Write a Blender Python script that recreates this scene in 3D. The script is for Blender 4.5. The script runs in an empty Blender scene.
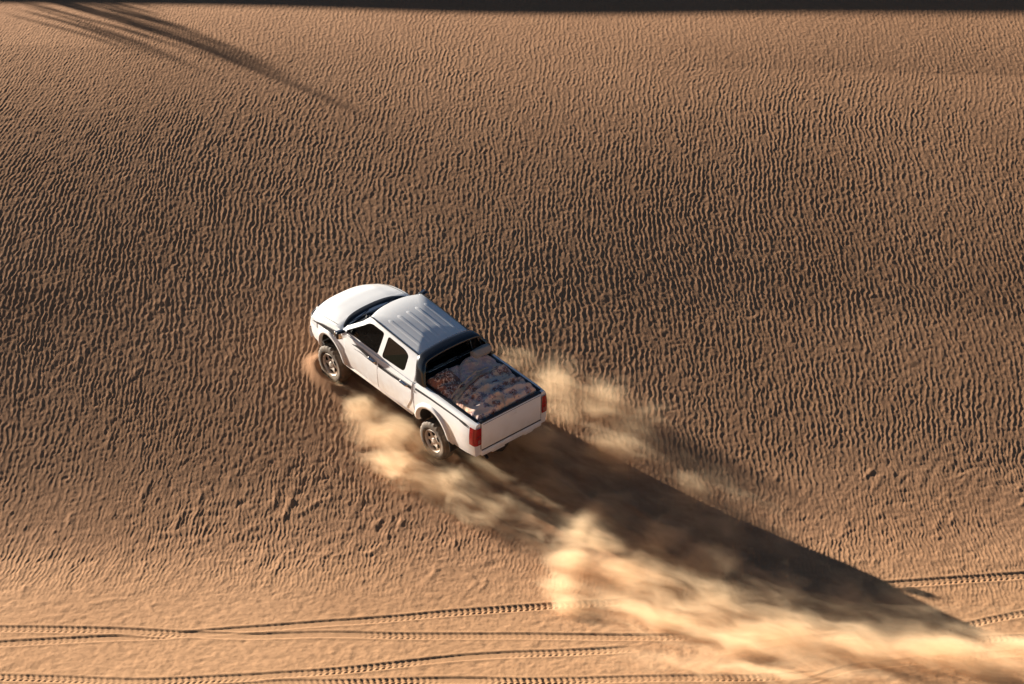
import bpy, bmesh, math, random
import numpy as np
from mathutils import Vector, Matrix
random.seed(7)
rng = np.random.default_rng(11)
R = math.radians
C = bpy.context.scene.collection
scene = bpy.context.scene

# ------------------------------------------------------------------ helpers
def tag(o, label=None, cat=None, group=None, kind=None):
    if label: o['label'] = label
    if cat: o['category'] = cat
    if group: o['group'] = group
    if kind: o['kind'] = kind
    return o

def link(name, me, mat=None, parent=None, smooth=True):
    o = bpy.data.objects.new(name, me)
    C.objects.link(o)
    if mat is not None and len(me.materials) == 0:
        me.materials.append(mat)
    if parent: o.parent = parent
    if smooth and len(me.polygons):
        me.polygons.foreach_set('use_smooth', np.ones(len(me.polygons), bool))
    return o

def sharp(me, deg=35):
    bm = bmesh.new(); bm.from_mesh(me)
    for e in bm.edges:
        if len(e.link_faces) == 2 and e.calc_face_angle(0) > R(deg): e.smooth = False
    bm.to_mesh(me); bm.free()

def mesh_py(name, verts, faces):
    me = bpy.data.meshes.new(name)
    me.from_pydata([tuple(v) for v in verts], [], [tuple(f) for f in faces])
    me.validate(); me.update()
    return me

def recalc(me):
    bm = bmesh.new(); bm.from_mesh(me)
    bmesh.ops.remove_doubles(bm, verts=bm.verts, dist=1e-5)
    bmesh.ops.recalc_face_normals(bm, faces=bm.faces)
    bm.to_mesh(me); bm.free()
    return me

def grid_mesh(name, P, closed_u=False, closed_v=False, caps=False):
    """P: (nu, nv, 3) array of points -> quad mesh."""
    nu, nv = P.shape[:2]
    faces = []
    for i in range(nu if closed_u else nu - 1):
        for j in range(nv if closed_v else nv - 1):
            a = i*nv + j; b = i*nv + (j+1) % nv
            c = ((i+1) % nu)*nv + (j+1) % nv; d = ((i+1) % nu)*nv + j
            faces.append((a, b, c, d))
    if caps:
        faces.append(tuple(range(nv)))
        faces.append(tuple(reversed(range((nu-1)*nv, nu*nv))))
    return mesh_py(name, P.reshape(-1, 3), faces)

class MB:
    """collects simple shapes into one mesh"""
    def __init__(s): s.bm = bmesh.new()
    def box(s, c, d, rot=None, bevel=0.0, seg=2):
        t = bmesh.new()
        bmesh.ops.create_cube(t, size=1)
        for v in t.verts: v.co = Vector((v.co.x*d[0], v.co.y*d[1], v.co.z*d[2]))
        if bevel: bmesh.ops.bevel(t, geom=list(t.edges), offset=bevel, segments=seg, affect='EDGES', profile=.5)
        M = Matrix.Translation(c) @ (rot.to_4x4() if rot is not None else Matrix.Identity(4))
        t.transform(M); s._add(t); return s
    def _add(s, t):
        me = bpy.data.meshes.new('tmp'); t.to_mesh(me); t.free()
        s.bm.from_mesh(me); bpy.data.meshes.remove(me)
    def tube(s, pts, r, n=8):
        pts = [Vector(p) for p in pts]
        rs = r if isinstance(r, (list, tuple)) else [r]*len(pts)
        rings = []
        for i, p in enumerate(pts):
            d = (pts[min(i+1, len(pts)-1)] - pts[max(i-1, 0)]).normalized()
            a = d.orthogonal().normalized()
            if abs(d.z) < .95: a = d.cross(Vector((0,0,1))).normalized()
            b = d.cross(a)
            rings.append([s.bm.verts.new(p + (a*math.cos(k*2*math.pi/n) + b*math.sin(k*2*math.pi/n))*rs[i]) for k in range(n)])
        for i in range(len(rings)-1):
            for k in range(n):
                s.bm.faces.new((rings[i][k], rings[i][(k+1) % n], rings[i+1][(k+1) % n], rings[i+1][k]))
        s.bm.faces.new(rings[0]); s.bm.faces.new(list(reversed(rings[-1])))
        return s
    def lathe(s, prof, c, n=48, mod=None):
        """prof: list of (y, r) about the y axis through c."""
        rings = []
        for q, (y, r) in enumerate(prof):
            ring = []
            for k in range(n):
                a = 2*math.pi*k/n
                rr = r + (mod(q, k) if mod else 0)
                ring.append(s.bm.verts.new((c[0] + rr*math.cos(a), c[1] + y, c[2] + rr*math.sin(a))))
            rings.append(ring)
        for i in range(len(rings)-1):
            for k in range(n):
                s.bm.faces.new((rings[i][k], rings[i][(k+1) % n], rings[i+1][(k+1) % n], rings[i+1][k]))
        return s
    def build(s, name, mat, parent=None, smooth=True, sharp_deg=40):
        me = bpy.data.meshes.new(name)
        bmesh.ops.recalc_face_normals(s.bm, faces=s.bm.faces)
        for e in s.bm.edges:
            if len(e.link_faces) == 2 and e.calc_face_angle(0) > R(sharp_deg): e.smooth = False
        s.bm.to_mesh(me); s.bm.free()
        return link(name, me, mat, parent, smooth)

def prism(poly, axis, lo, hi):
    """closed prism from a 2-D polygon; axis 'y': poly is (x,z); axis 'x': poly is (y,z)"""
    n = len(poly); V = []
    for t in (lo, hi):
        for a, b in poly:
            V.append((a, t, b) if axis == 'y' else (t, a, b))
    F = [tuple(range(n)), tuple(reversed(range(n, 2*n)))]
    F += [(i, (i+1) % n, n + (i+1) % n, n + i) for i in range(n)]
    return recalc(mesh_py('cut', V, F))

def round_poly(poly, r, seg=5):
    out = []; n = len(poly)
    for i in range(n):
        p0, p, p1 = (Vector(poly[(i-1) % n]), Vector(poly[i]), Vector(poly[(i+1) % n]))
        rr = r[i] if isinstance(r, (list, tuple)) else r
        a = (p0-p); b = (p1-p)
        k = min(rr, a.length*.45, b.length*.45)
        A = p + a.normalized()*k; B = p + b.normalized()*k
        for j in range(seg+1):
            t = j/seg
            q = A*(1-t)**2 + p*2*t*(1-t) + B*t*t
            out.append((q.x, q.y))
    return out

def boolean(me, cutters, mats=(), self_=False):
    """difference; returns a new mesh"""
    for m in mats:
        if m.name not in [x.name for x in me.materials]: me.materials.append(m)
    o = bpy.data.objects.new('bool_tmp', me); C.objects.link(o)
    cs = []
    for c in cutters:
        co = bpy.data.objects.new('cut_tmp', c); C.objects.link(co); cs.append(co)
        m = o.modifiers.new('b', 'BOOLEAN'); m.object = co; m.operation = 'DIFFERENCE'; m.solver = 'EXACT'
        m.material_mode = 'TRANSFER'; m.use_self = self_
    dg = bpy.context.evaluated_depsgraph_get(); dg.update()
    res = bpy.data.meshes.new_from_object(o.evaluated_get(dg))
    for co in cs:
        m = co.data; bpy.data.objects.remove(co); bpy.data.meshes.remove(m)
    bpy.data.objects.remove(o)
    return res

# ------------------------------------------------------------------ materials
def new_mat(name):
    m = bpy.data.materials.new(name); m.use_nodes = True
    nt = m.node_tree; nt.nodes.clear()
    out = nt.nodes.new('ShaderNodeOutputMaterial')
    return m, nt, out
def N(nt, t, **kw):
    n = nt.nodes.new(t)
    for k, v in kw.items():
        if k.startswith('i_'):
            n.inputs[k[2:].replace('_', ' ')].default_value = v
        else: setattr(n, k, v)
    return n
def simple(name, col, rough=.5, metal=0, coat=0, noise=.06, nscale=30, bump=0, **kw):
    m, nt, out = new_mat(name)
    b = N(nt, 'ShaderNodeBsdfPrincipled')
    b.inputs['Roughness'].default_value = rough; b.inputs['Metallic'].default_value = metal
    b.inputs['Coat Weight'].default_value = coat; b.inputs['Coat Roughness'].default_value = .04
    tc = N(nt, 'ShaderNodeTexCoord'); nz = N(nt, 'ShaderNodeTexNoise'); nz.inputs['Scale'].default_value = nscale
    nz.inputs['Detail'].default_value = 3
    nt.links.new(tc.outputs['Object'], nz.inputs['Vector'])
    mx = N(nt, 'ShaderNodeMix', data_type='RGBA')
    mx.inputs[6].default_value = (*[c*(1-noise) for c in col], 1); mx.inputs[7].default_value = (*[min(1, c*(1+noise)) for c in col], 1)
    nt.links.new(nz.outputs['Fac'], mx.inputs[0]); nt.links.new(mx.outputs[2], b.inputs['Base Color'])
    if bump:
        bp = N(nt, 'ShaderNodeBump'); bp.inputs['Strength'].default_value = bump; bp.inputs['Distance'].default_value = .01
        nt.links.new(nz.outputs['Fac'], bp.inputs['Height']); nt.links.new(bp.outputs[0], b.inputs['Normal'])
    nt.links.new(b.outputs[0], out.inputs['Surface'])
    for k, v in kw.items(): b.inputs[k.replace('_', ' ')].default_value = v
    return m, nt, b, mx
DUST = (.46, .30, .18)
def dusty(name, col, rough, coat=0, metal=0, lo=.35, hi=.95, amt=.55, base=.03, noise=.03):
    """paint with sand dust gathering low down on the body (object z)"""
    m, nt, b, mx = simple(name, col, rough, metal, coat, noise=noise, nscale=6)
    tc = N(nt, 'ShaderNodeTexCoord'); sp = N(nt, 'ShaderNodeSeparateXYZ')
    nt.links.new(tc.outputs['Object'], sp.inputs[0])
    mr = N(nt, 'ShaderNodeMapRange'); mr.inputs[1].default_value = lo; mr.inputs[2].default_value = hi
    mr.inputs[3].default_value = amt; mr.inputs[4].default_value = base
    nt.links.new(sp.outputs['Z'], mr.inputs[0])
    nz = N(nt, 'ShaderNodeTexNoise'); nz.inputs['Scale'].default_value = 5; nz.inputs['Detail'].default_value = 6
    nt.links.new(tc.outputs['Object'], nz.inputs['Vector'])
    mu = N(nt, 'ShaderNodeMath', operation='MULTIPLY'); nt.links.new(mr.outputs[0], mu.inputs[0])
    m2 = N(nt, 'ShaderNodeMapRange'); m2.inputs[1].default_value = .3; m2.inputs[2].default_value = .7; m2.inputs[3].default_value = .35; m2.inputs[4].default_value = 1.3
    nt.links.new(nz.outputs['Fac'], m2.inputs[0]); nt.links.new(m2.outputs[0], mu.inputs[1])
    mu.use_clamp = True
    d = N(nt, 'ShaderNodeMix', data_type='RGBA'); d.inputs[7].default_value = (*DUST, 1)
    nt.links.new(mu.outputs[0], d.inputs[0]); nt.links.new(mx.outputs[2], d.inputs[6]); nt.links.new(d.outputs[2], b.inputs['Base Color'])
    r = N(nt, 'ShaderNodeMapRange'); r.inputs[3].default_value = rough; r.inputs[4].default_value = .8
    nt.links.new(mu.outputs[0], r.inputs[0]); nt.links.new(r.outputs[0], b.inputs['Roughness'])
    return m
M = {}
M['paint'] = dusty('white_paint', (.86, .86, .87), .30, coat=.9, lo=.55, hi=1.2, amt=.5, base=.02)
M['black'] = simple('black_plastic', (.012, .012, .014), .35, coat=.3)[0]
M['gloss_black'] = simple('gloss_black', (.008, .008, .010), .22, coat=.8)[0]
M['liner'] = simple('bed_liner', (.02, .02, .022), .6, bump=.2, nscale=80)[0]
M['rubber'] = dusty('tyre_rubber', (.022, .021, .02), .8, lo=-.5, hi=1, amt=.30, base=.2)
M['steel'] = dusty('rim_steel', (.62, .60, .57), .42, metal=.35, lo=-.5, hi=1, amt=.6, base=.4)
M['under'] = simple('chassis_dark', (.025, .02, .018), .8)[0]
M['chrome'] = simple('chrome', (.75, .75, .76), .12, metal=1)[0]
M['decal'] = simple('decal_grey', (.03, .03, .034), .4, coat=.4)[0]
M['decal2'] = simple('decal_silver', (.33, .32, .33), .35, coat=.4)[0]
M['seam'] = simple('seam_dark', (.05, .045, .042), .8)[0]
M['red'] = simple('red_lens', (.36, .012, .014), .22, coat=.8, noise=.25, nscale=18)[0]
M['lens'] = simple('clear_lens', (.62, .62, .64), .12, coat=.8)[0]
M['lens_dark'] = simple('clear_lens_dark', (.30, .10, .09), .15, coat=.8)[0]
M['amber'] = simple('amber_lens', (.75, .28, .03), .15, coat=.8)[0]
M['interior'] = simple('interior_dark', (.020, .017, .015), .8)[0]
M['seat'] = simple('seat_cloth', (.04, .032, .03), .9, bump=.3, nscale=120)[0]
M['head'] = simple('headrest_cloth', (.22, .21, .20), .85)[0]
def glass_mat(name, tint, ior=1.5):
    m, nt, out = new_mat(name)
    t = N(nt, 'ShaderNodeBsdfTransparent'); t.inputs[0].default_value = (*tint, 1)
    g = N(nt, 'ShaderNodeBsdfGlossy'); g.inputs['Roughness'].default_value = .03
    f = N(nt, 'ShaderNodeFresnel'); f.inputs[0].default_value = ior
    mx = N(nt, 'ShaderNodeMixShader')
    nt.links.new(f.outputs[0], mx.inputs[0]); nt.links.new(t.outputs[0], mx.inputs[1]); nt.links.new(g.outputs[0], mx.inputs[2])
    nt.links.new(mx.outputs[0], out.inputs['Surface'])
    return m
M['glass'] = glass_mat('window_glass', (.20, .21, .21))
M['glass_dark'] = glass_mat('tinted_glass', (.05, .05, .055))

M['glass_screen'] = glass_mat('windscreen_glass', (.05, .06, .065), 1.12)
# ------------------------------------------------------------------ camera frame and sun
F_PX = 2845.0
PITCH = R(18.0)
DIST = 53.6
SUN_EL, SUN_AZ_LEFT = R(17.0), R(53.0)          # azimuth measured to the left of +y (away from the camera)
SUN_DIR = Vector((-math.sin(SUN_AZ_LEFT)*math.cos(SUN_EL), math.cos(SUN_AZ_LEFT)*math.cos(SUN_EL), math.sin(SUN_EL)))
FWD = Vector((0, math.cos(PITCH), -math.sin(PITCH))); UP = Vector((0, math.sin(PITCH), math.cos(PITCH)))
def ray(px, py):
    return FWD + Vector((1, 0, 0))*((px-512)/F_PX) + UP*(-(py-342)/F_PX)
CAM = -ray(416, 400)*DIST                       # the truck's origin is the world origin

# ------------------------------------------------------------------ dune profile
RIDGE0, RIDGE1 = 17.65, 27.2                     # a higher dune beyond the top of the picture, whose shadow edge runs along it
_yy = np.arange(-400, 400, .02)
_th = np.interp(_yy, [-400, -60, -11.5, -8.5, -6.7, -5, -3.5, -2.3, -1, .5, 4, 8, 12, 16, RIDGE0, RIDGE0+1, RIDGE1, RIDGE1+1, 60, 120, 400],
                     [0,    0,   .3,   1.0, 2.2, 6.5, 14, 17.8, 20, 20.4, 20.4, 18, 12.4, 6.4, 5.4, 33.0, 33.0, -8, -7, 0, 0])
_k = np.ones(41)/41
_th = np.convolve(np.pad(_th, 20, mode='edge'), _k, mode='valid')
_zz = np.cumsum(np.tan(np.radians(_th))*.02); _zz -= np.interp(0, _yy, _zz)
def base_z(x, y):
    z = np.interp(y, _yy, _zz)
    # broad low swells across the face
    w = np.clip((22 - np.abs(y))/6, 0, 1)*np.clip((40-np.abs(x))/10, 0, 1)
    z = z + w*(.03*np.sin(.23*x + .11*y + 2.4) + .012*np.sin(.52*x - .31*y + 2.1))
    # the left half of the face is a little steeper
    z = z - .011*np.clip(x, -14, 14)*np.interp(y, [-6.5, -4.5, -1.5, 3, 9, 14], [0, 0, 1.5, 2.8, 3.0, 2.6])*np.clip((18-y)/6, 0, 1)
    z = z - .018*np.clip(x+14, -30, 30)*np.clip((y-19)/6, 0, 1)*np.clip((60-y)/20, 0, 1)      # the higher dune sinks a little to the right
    return z
Z00 = float(base_z(np.array(0.0), np.array(0.0)))
def bz(x, y): return base_z(x, y) - Z00
def ground_at(px, py):
    """the point of the dune seen at a pixel of the photograph"""
    d = ray(px, py); t0, t1 = 20.0, 140.0
    ts = np.linspace(t0, t1, 2400)
    P = np.array([[CAM.x + d.x*t, CAM.y + d.y*t, CAM.z + d.z*t] for t in ts])
    h = P[:, 2] - bz(P[:, 0], P[:, 1])
    i = int(np.argmax(h < 0))
    a, b = h[i-1], h[i]; t = ts[i-1] + (ts[i]-ts[i-1])*a/(a-b)
    p = CAM + d*float(t)
    return Vector((p.x, p.y, float(bz(np.array(p.x), np.array(p.y)))))

# ------------------------------------------------------------------ sand surface
DX, DY = .0140, .0245
xs_d = np.arange(-15.4, 15.4, DX); ys_d = np.arange(-12.2, 19.6, DY)
def grow(a, step, end):
    out = []; v = a
    while abs(v) < end:
        step *= 1.12; v = v + math.copysign(step, a); out.append(v)
    return out
xr = grow(xs_d[-1], .12, 900); xl = grow(xs_d[0], .12, 900)[::-1]
yr = list(np.arange(19.7, 30, .1)); yr += grow(yr[-1], .12, 900); yl = grow(ys_d[0], .12, 900)[::-1]
X1 = np.array(list(xl) + list(xs_d) + list(xr)); Y1 = np.array(list(yl) + list(ys_d) + list(yr))

def smooth_noise(shape, d, scale, seed, sx=1.0, sy=1.0):
    r = np.random.default_rng(seed).standard_normal(shape)
    kx = np.fft.fftfreq(shape[1], d[0])[None, :]*sx; ky = np.fft.fftfreq(shape[0], d[1])[:, None]*sy
    f = np.exp(-(kx**2 + ky**2)*(scale*2.2)**2)
    a = np.real(np.fft.ifft2(np.fft.fft2(r)*f))
    return a/a.std()

def ripples(shape, d, lam, seed, lean=0.0, spread=.30, width=.26):
    """complex ripple field: phase and strength of wind ripples whose crests run along y, leaning a little"""
    ny, nx = shape
    kx = np.fft.fftfreq(nx, d[0])[None, :].astype(np.float32); ky = np.fft.fftfreq(ny, d[1])[:, None].astype(np.float32)
    k = np.hypot(kx, ky); ang = np.arctan2(ky, kx)
    H = np.exp(-((k - 1/lam)/(width/lam))**2)*np.exp(-((ang-lean)/spread)**2)*(kx > 0)
    g = np.random.default_rng(seed)
    a = np.fft.ifft2(np.fft.fft2(g.standard_normal(shape))*H)
    f = np.tanh(1.2*a.real/a.real.std())
    a = np.fft.ifft2(np.fft.fft2(f)*H)
    return (a/np.abs(a).mean()).astype(np.complex64)

def bilinear(A, u, v):
    ny, nx = A.shape
    u = np.clip(u, 0, nx-1.001); v = np.clip(v, 0, ny-1.001)
    i = u.astype(np.int32); j = v.astype(np.int32); fu = u-i; fv = v-j
    return (A[j, i]*(1-fu) + A[j, i+1]*fu)*(1-fv) + (A[j+1, i]*(1-fu) + A[j+1, i+1]*fu)*fv

def profile(ph):
    # gentle windward side, rounded crest, steeper lee on the side away from the sun
    return (np.exp(1.35*np.cos(ph)) - 1.5)*.62 + .08*np.sin(2*ph)

XX, YY = np.meshgrid(xs_d, ys_d)
SH = XX.shape
n1 = smooth_noise(SH, (DX, DY), 2.2, 3); n2 = smooth_noise(SH, (DX, DY), .9, 4); n3 = smooth_noise(SH, (DX, DY), 3.0, 5)
# lean of the crests varies over the face
lean = np.interp(YY, [-12, -6, 0, 6, 12, 18], [.15, .1, -.02, -.08, .05, .05])
tilt = .55*np.clip((-XX-5)/7, 0, 1)*np.clip((YY-1)/9, 0, 1)
wx = -(lean + tilt)*YY*.45 + .06*n1 + .008*n2
SHB = (SH[0] + 200, SH[1] + 1000)
U = (XX + wx - xs_d[0])/DX + 500; V = (YY - ys_d[0] + .05*n2)/DY + 100
zig = .013*smooth_noise(SH, (DX, DY), .085, 12) + .010*smooth_noise(SH, (DX, DY), .20, 13)
def crossed(lam, seed, sp, wd, zk):
    """long crests that waver up the slope, cut here and there by a weaker set leaning across them"""
    a = bilinear(ripples(SHB, (DX, DY), lam, seed, 0.0, sp, wd), U + zk*zig/DX, V)
    h = profile(np.angle(a))*np.clip(np.abs(a), 0, 1.6)**.5
    a = bilinear(ripples(SHB, (DX, DY), lam*1.05, seed + 1, -.26, .20, wd), U, V)
    b = bilinear(ripples(SHB, (DX, DY), lam*1.05, seed + 2, .26, .20, wd), U, V)
    return h + .20*(profile(np.angle(a))*np.clip(np.abs(a)-.5, 0, 1.2) + profile(np.angle(b))*np.clip(np.abs(b)-.5, 0, 1.2))
h_big = crossed(.104, 21, .16, .22, 1.0)
h_sml = crossed(.079, 31, .24, .28, .8)
# where the ripples are coarse, fine or wiped out
low = np.clip((-1.2 + .8*n1 - YY)/2.4, 0, 1)               # fine ripples towards the foot
patch = np.clip((n3 - 1.35 + .3*n2)*1.6, 0, 1)*np.clip((-XX-2)/3, 0, 1)*np.clip((6-YY)/3, 0, 1)
foot = np.clip((-4.8 + .25*n1 - YY)/1.2, 0, 1)              # nearly smooth flat at the foot
A_big = .0020*(1-low)*(1-.8*patch)*(1 + .12*n1)
A_big *= np.interp(YY, [-4, 0, 8, 14, 18], [.85, 1, 1, .72, .6])
A_sml = .0019*np.maximum(low, .8*patch)*(1-.80*foot)*(1 + .25*n2)
rough = smooth_noise(SH, (DX, DY), .05, 6)*.0012 + smooth_noise(SH, (DX, DY), .10, 7)*.0022*np.maximum(low, .2)
HT = np.zeros(SH)

RIP = A_big*h_big + A_sml*h_sml + rough
keep = np.ones(SH)

def seg_dist(p0, p1):
    d = np.array(p1) - np.array(p0); L = np.hypot(*d)
    t = ((XX-p0[0])*d[0] + (YY-p0[1])*d[1])/L
    s = ((XX-p0[0])*-d[1] + (YY-p0[1])*d[0])/L
    return t, s, L
# tyre tracks crossing the flat at the foot of the dune; each a pressed groove with lug marks
def track(pix, depth=.015, half=.12, lug=.008, pitch=.10, seed=0, fade=None):
    global HT, keep
    W = [ground_at(*p) for p in pix]
    W.sort(key=lambda v: v.x)
    tx = np.array([w.x for w in W]); ty = np.array([w.y for w in W])
    fine = np.linspace(tx[0], tx[-1], 400)
    # smooth the polyline
    yi = np.interp(fine, tx, ty); kk = np.hanning(41); kk /= kk.sum()
    yi = np.convolve(np.pad(yi, 20, mode='reflect', reflect_type='odd'), kk, mode='valid')
    j0 = np.searchsorted(ys_d, yi.min()-.6); j1 = np.searchsorted(ys_d, yi.max()+.6)
    sl = (slice(j0, j1), slice(None))
    x, y = XX[sl], YY[sl]
    yc = np.interp(x, fine, yi); s = y - yc
    on = np.clip((x-tx[0]+.0)/.5 + (tx[0] < -9)*9, 0, 1)*np.clip((tx[-1]-x)/.5 + (tx[-1] > 9)*9, 0, 1)
    wob = .015*np.sin(x*1.7 + seed) + .012*n2[sl]
    s = s + wob
    e = np.clip((half-np.abs(s))/.03, 0, 1); e = e*e*(3-2*e)
    berm = np.exp(-((np.abs(s)-half-.035)/.035)**2)*.35
    # herringbone lugs
    q = (x + np.abs(s)*.55 + seed*.03)/pitch
    l = np.clip(np.sin(2*np.pi*q)*1.8, -1, 1)*.5 + .5
    lugs = l*np.where(np.abs(s) > half*.2, 1, .3)
    e = e*(1 + .18*n1[sl] + .12*n2[sl]); lugs = lugs*np.clip(.8 + .5*n2[sl], .1, 1.5)
    g = on*(-depth*e + lug*lugs*e + depth*berm)
    HT[sl] += g*np.clip(keep[sl]*1.3, .15, 1)
    keep[sl] *= 1 - on*np.clip(e + berm*2, 0, 1)*.95

track([(-30, 628), (80, 630), (170, 633), (240, 637), (360, 635), (560, 637), (700, 637)], seed=1, depth=.0175)
track([(-30, 646), (60, 641), (160, 636), (250, 630), (350, 622), (450, 613), (560, 605), (650, 600)], seed=2, depth=.017)
track([(-30, 677), (60, 679), (140, 682), (250, 678), (330, 671), (420, 662), (520, 654), (640, 649)], seed=3, depth=.016, lug=.008)
track([(120, 686), (260, 683), (420, 681), (600, 680), (770, 677), (830, 674)], seed=4, depth=.015, lug=.008)
track([(850, 588), (910, 583), (960, 579), (1060, 574)], seed=5, depth=.017)
track([(900, 642), (950, 630), (985, 621), (1060, 607)], seed=6, depth=.012, half=.11)
track([(700, 655), (800, 640), (870, 633), (960, 640), (1060, 637)], seed=7, depth=.012, lug=.008, half=.12)
track([(780, 690), (850, 668), (930, 660), (1060, 650)], seed=8, depth=.010, lug=.008, half=.12)
# ruts the truck has left on its way up
HEAD2 = Vector((-.674, .738)).normalized()
def rut(side):
    global HT, keep
    p0 = np.array(HEAD2)*1.45 + np.array((-HEAD2.y, HEAD2.x))*side
    p1 = p0 - np.array(HEAD2)*9
    t, s, L = seg_dist(p0, p1)
    s = s + .05*n2 + .0022*np.clip(t, 0, 20)**2*0
    on = np.clip(t/.5, 0, 1)*np.clip((L-t)/3, 0, 1)
    e = np.clip((.24-np.abs(s))/.12, 0, 1); e = e*e*(3-2*e)
    b = np.exp(-((np.abs(s)-.30)/.08)**2)
    HT += on*(-.03*e + .02*b)*(1 + .35*n2)
    keep *= 1 - on*np.clip(e + b, 0, 1)*.9
rut(.77); rut(-.77)
# sand pushed up around the wheels
for wxl in (1.54, -1.54):
    for wyl in (.745, -.745):
        cx, cy = HEAD2.x*wxl - HEAD2.y*wyl, HEAD2.y*wxl + HEAD2.x*wyl
        u_ = (XX-cx)*HEAD2.x + (YY-cy)*HEAD2.y; v_ = -(XX-cx)*HEAD2.y + (YY-cy)*HEAD2.x
        dd = np.hypot(u_/.46, v_/.26)
        HT += .075*np.exp(-((dd-1)/.42)**2)*(1 + .25*n2)*np.where(dd < 1, 1, 1); keep *= 1 - .9*np.exp(-(dd/1.6)**4)
# churned sand in the truck's wake
p0 = np.array(HEAD2)*1.2; t, s, L = seg_dist(p0, p0 - np.array(HEAD2)*9)
churn = np.clip(t/1.5, 0, 1)*np.clip((9-t)/3, 0, 1)*np.clip((1.5-np.abs(s))/.6, 0, 1)
keep *= 1 - .75*churn
HT += churn*smooth_noise(SH, (DX, DY), .12, 9)*.004
# small scarps where the sand has slumped
def scarp(pix, h=.03, w=.055, seed=0):
    global HT
    W = [ground_at(*p) for p in pix]
    P = [np.array((v.x, v.y)) for v in W]
    best = np.full(SH, 9.0)
    x0 = min(p[0] for p in P)-.4; x1 = max(p[0] for p in P)+.4; y0 = min(p[1] for p in P)-.4; y1 = max(p[1] for p in P)+.4
    sl = (slice(np.searchsorted(ys_d, y0), np.searchsorted(ys_d, y1)), slice(np.searchsorted(xs_d, x0), np.searchsorted(xs_d, x1)))
    x, y = XX[sl] + .05*n2[sl], YY[sl] + .06*n2[sl]
    d = np.full(x.shape, 9.0)
    for a, b in zip(P[:-1], P[1:]):
        v = b-a; t = np.clip(((x-a[0])*v[0] + (y-a[1])*v[1])/(v@v), 0, 1)
        d = np.minimum(d, np.hypot(x-a[0]-t*v[0], y-a[1]-t*v[1]))
    HT[sl] += h*np.exp(-(d/w)**2)*(1 + .3*n1[sl])
scarp([(292, 548), (312, 553), (334, 556), (350, 552), (372, 552), (388, 541), (390, 522), (388, 517)], h=.0055)
scarp([(256, 566), (266, 556), (270, 548)], h=.0055); scarp([(140, 545), (152, 548), (158, 540)], h=.0055)
scarp([(204, 560), (216, 562), (240, 562), (252, 558)], h=.0055); scarp([(300, 514), (316, 503), (330, 498)], h=.0055)
scarp([(120, 570), (124, 558), (131, 549), (136, 541)], h=.0055); scarp([(60, 588), (90, 605), (118, 598)], h=.0055)
scarp([(400, 505), (404, 518), (398, 530)], h=.0055); scarp([(415, 560), (430, 548)], h=.0055); scarp([(462, 597), (470, 586), (462, 578)], h=.005)
scarp([(50, 372), (62, 384), (72, 392)], h=.0055); scarp([(104, 448), (108, 440), (110, 434)], h=.0055); scarp([(128, 380), (136, 374), (139, 368)], h=.0055)
scarp([(145, 312), (150, 308), (158, 306)], h=.0055); scarp([(226, 360), (232, 352)], h=.0055); scarp([(76, 362), (84, 352), (88, 344)], h=.0055)
for q in range(30):
    px = random.uniform(0, 540); py = random.uniform(500, 612)
    scarp([(px, py), (px + random.uniform(-4, 5), py - random.uniform(3, 8)), (px + random.uniform(0, 9), py - random.uniform(7, 16))], h=random.uniform(.003, .008), w=.05)
for q in range(26):
    px = random.uniform(700, 1024); py = random.uniform(470, 575)
    scarp([(px, py), (px + random.uniform(2, 6), py - random.uniform(2, 7))], h=random.uniform(.003, .007), w=.05)

DENSE = RIP*keep + HT
# fade to nothing at the border of the detailed sheet
fx = np.clip((xs_d - xs_d[0])/.6, 0, 1)*np.clip((xs_d[-1]-xs_d)/.6, 0, 1); fy = np.clip((ys_d-ys_d[0])/.6, 0, 1)*np.clip((ys_d[-1]-ys_d)/.6, 0, 1)
DENSE *= fx[None, :]*fy[:, None]
GX, GY = np.meshgrid(X1, Y1)
GZ = bz(GX, GY)
GZ[len(yl):len(yl)+len(ys_d), len(xl):len(xl)+len(xs_d)] += DENSE
def terrain_z(x, y):
    u = np.array((x-xs_d[0])/DX); v = np.array((y-ys_d[0])/DY)
    return float(bz(np.array(x), np.array(y)) + bilinear(DENSE, u, v))

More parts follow.
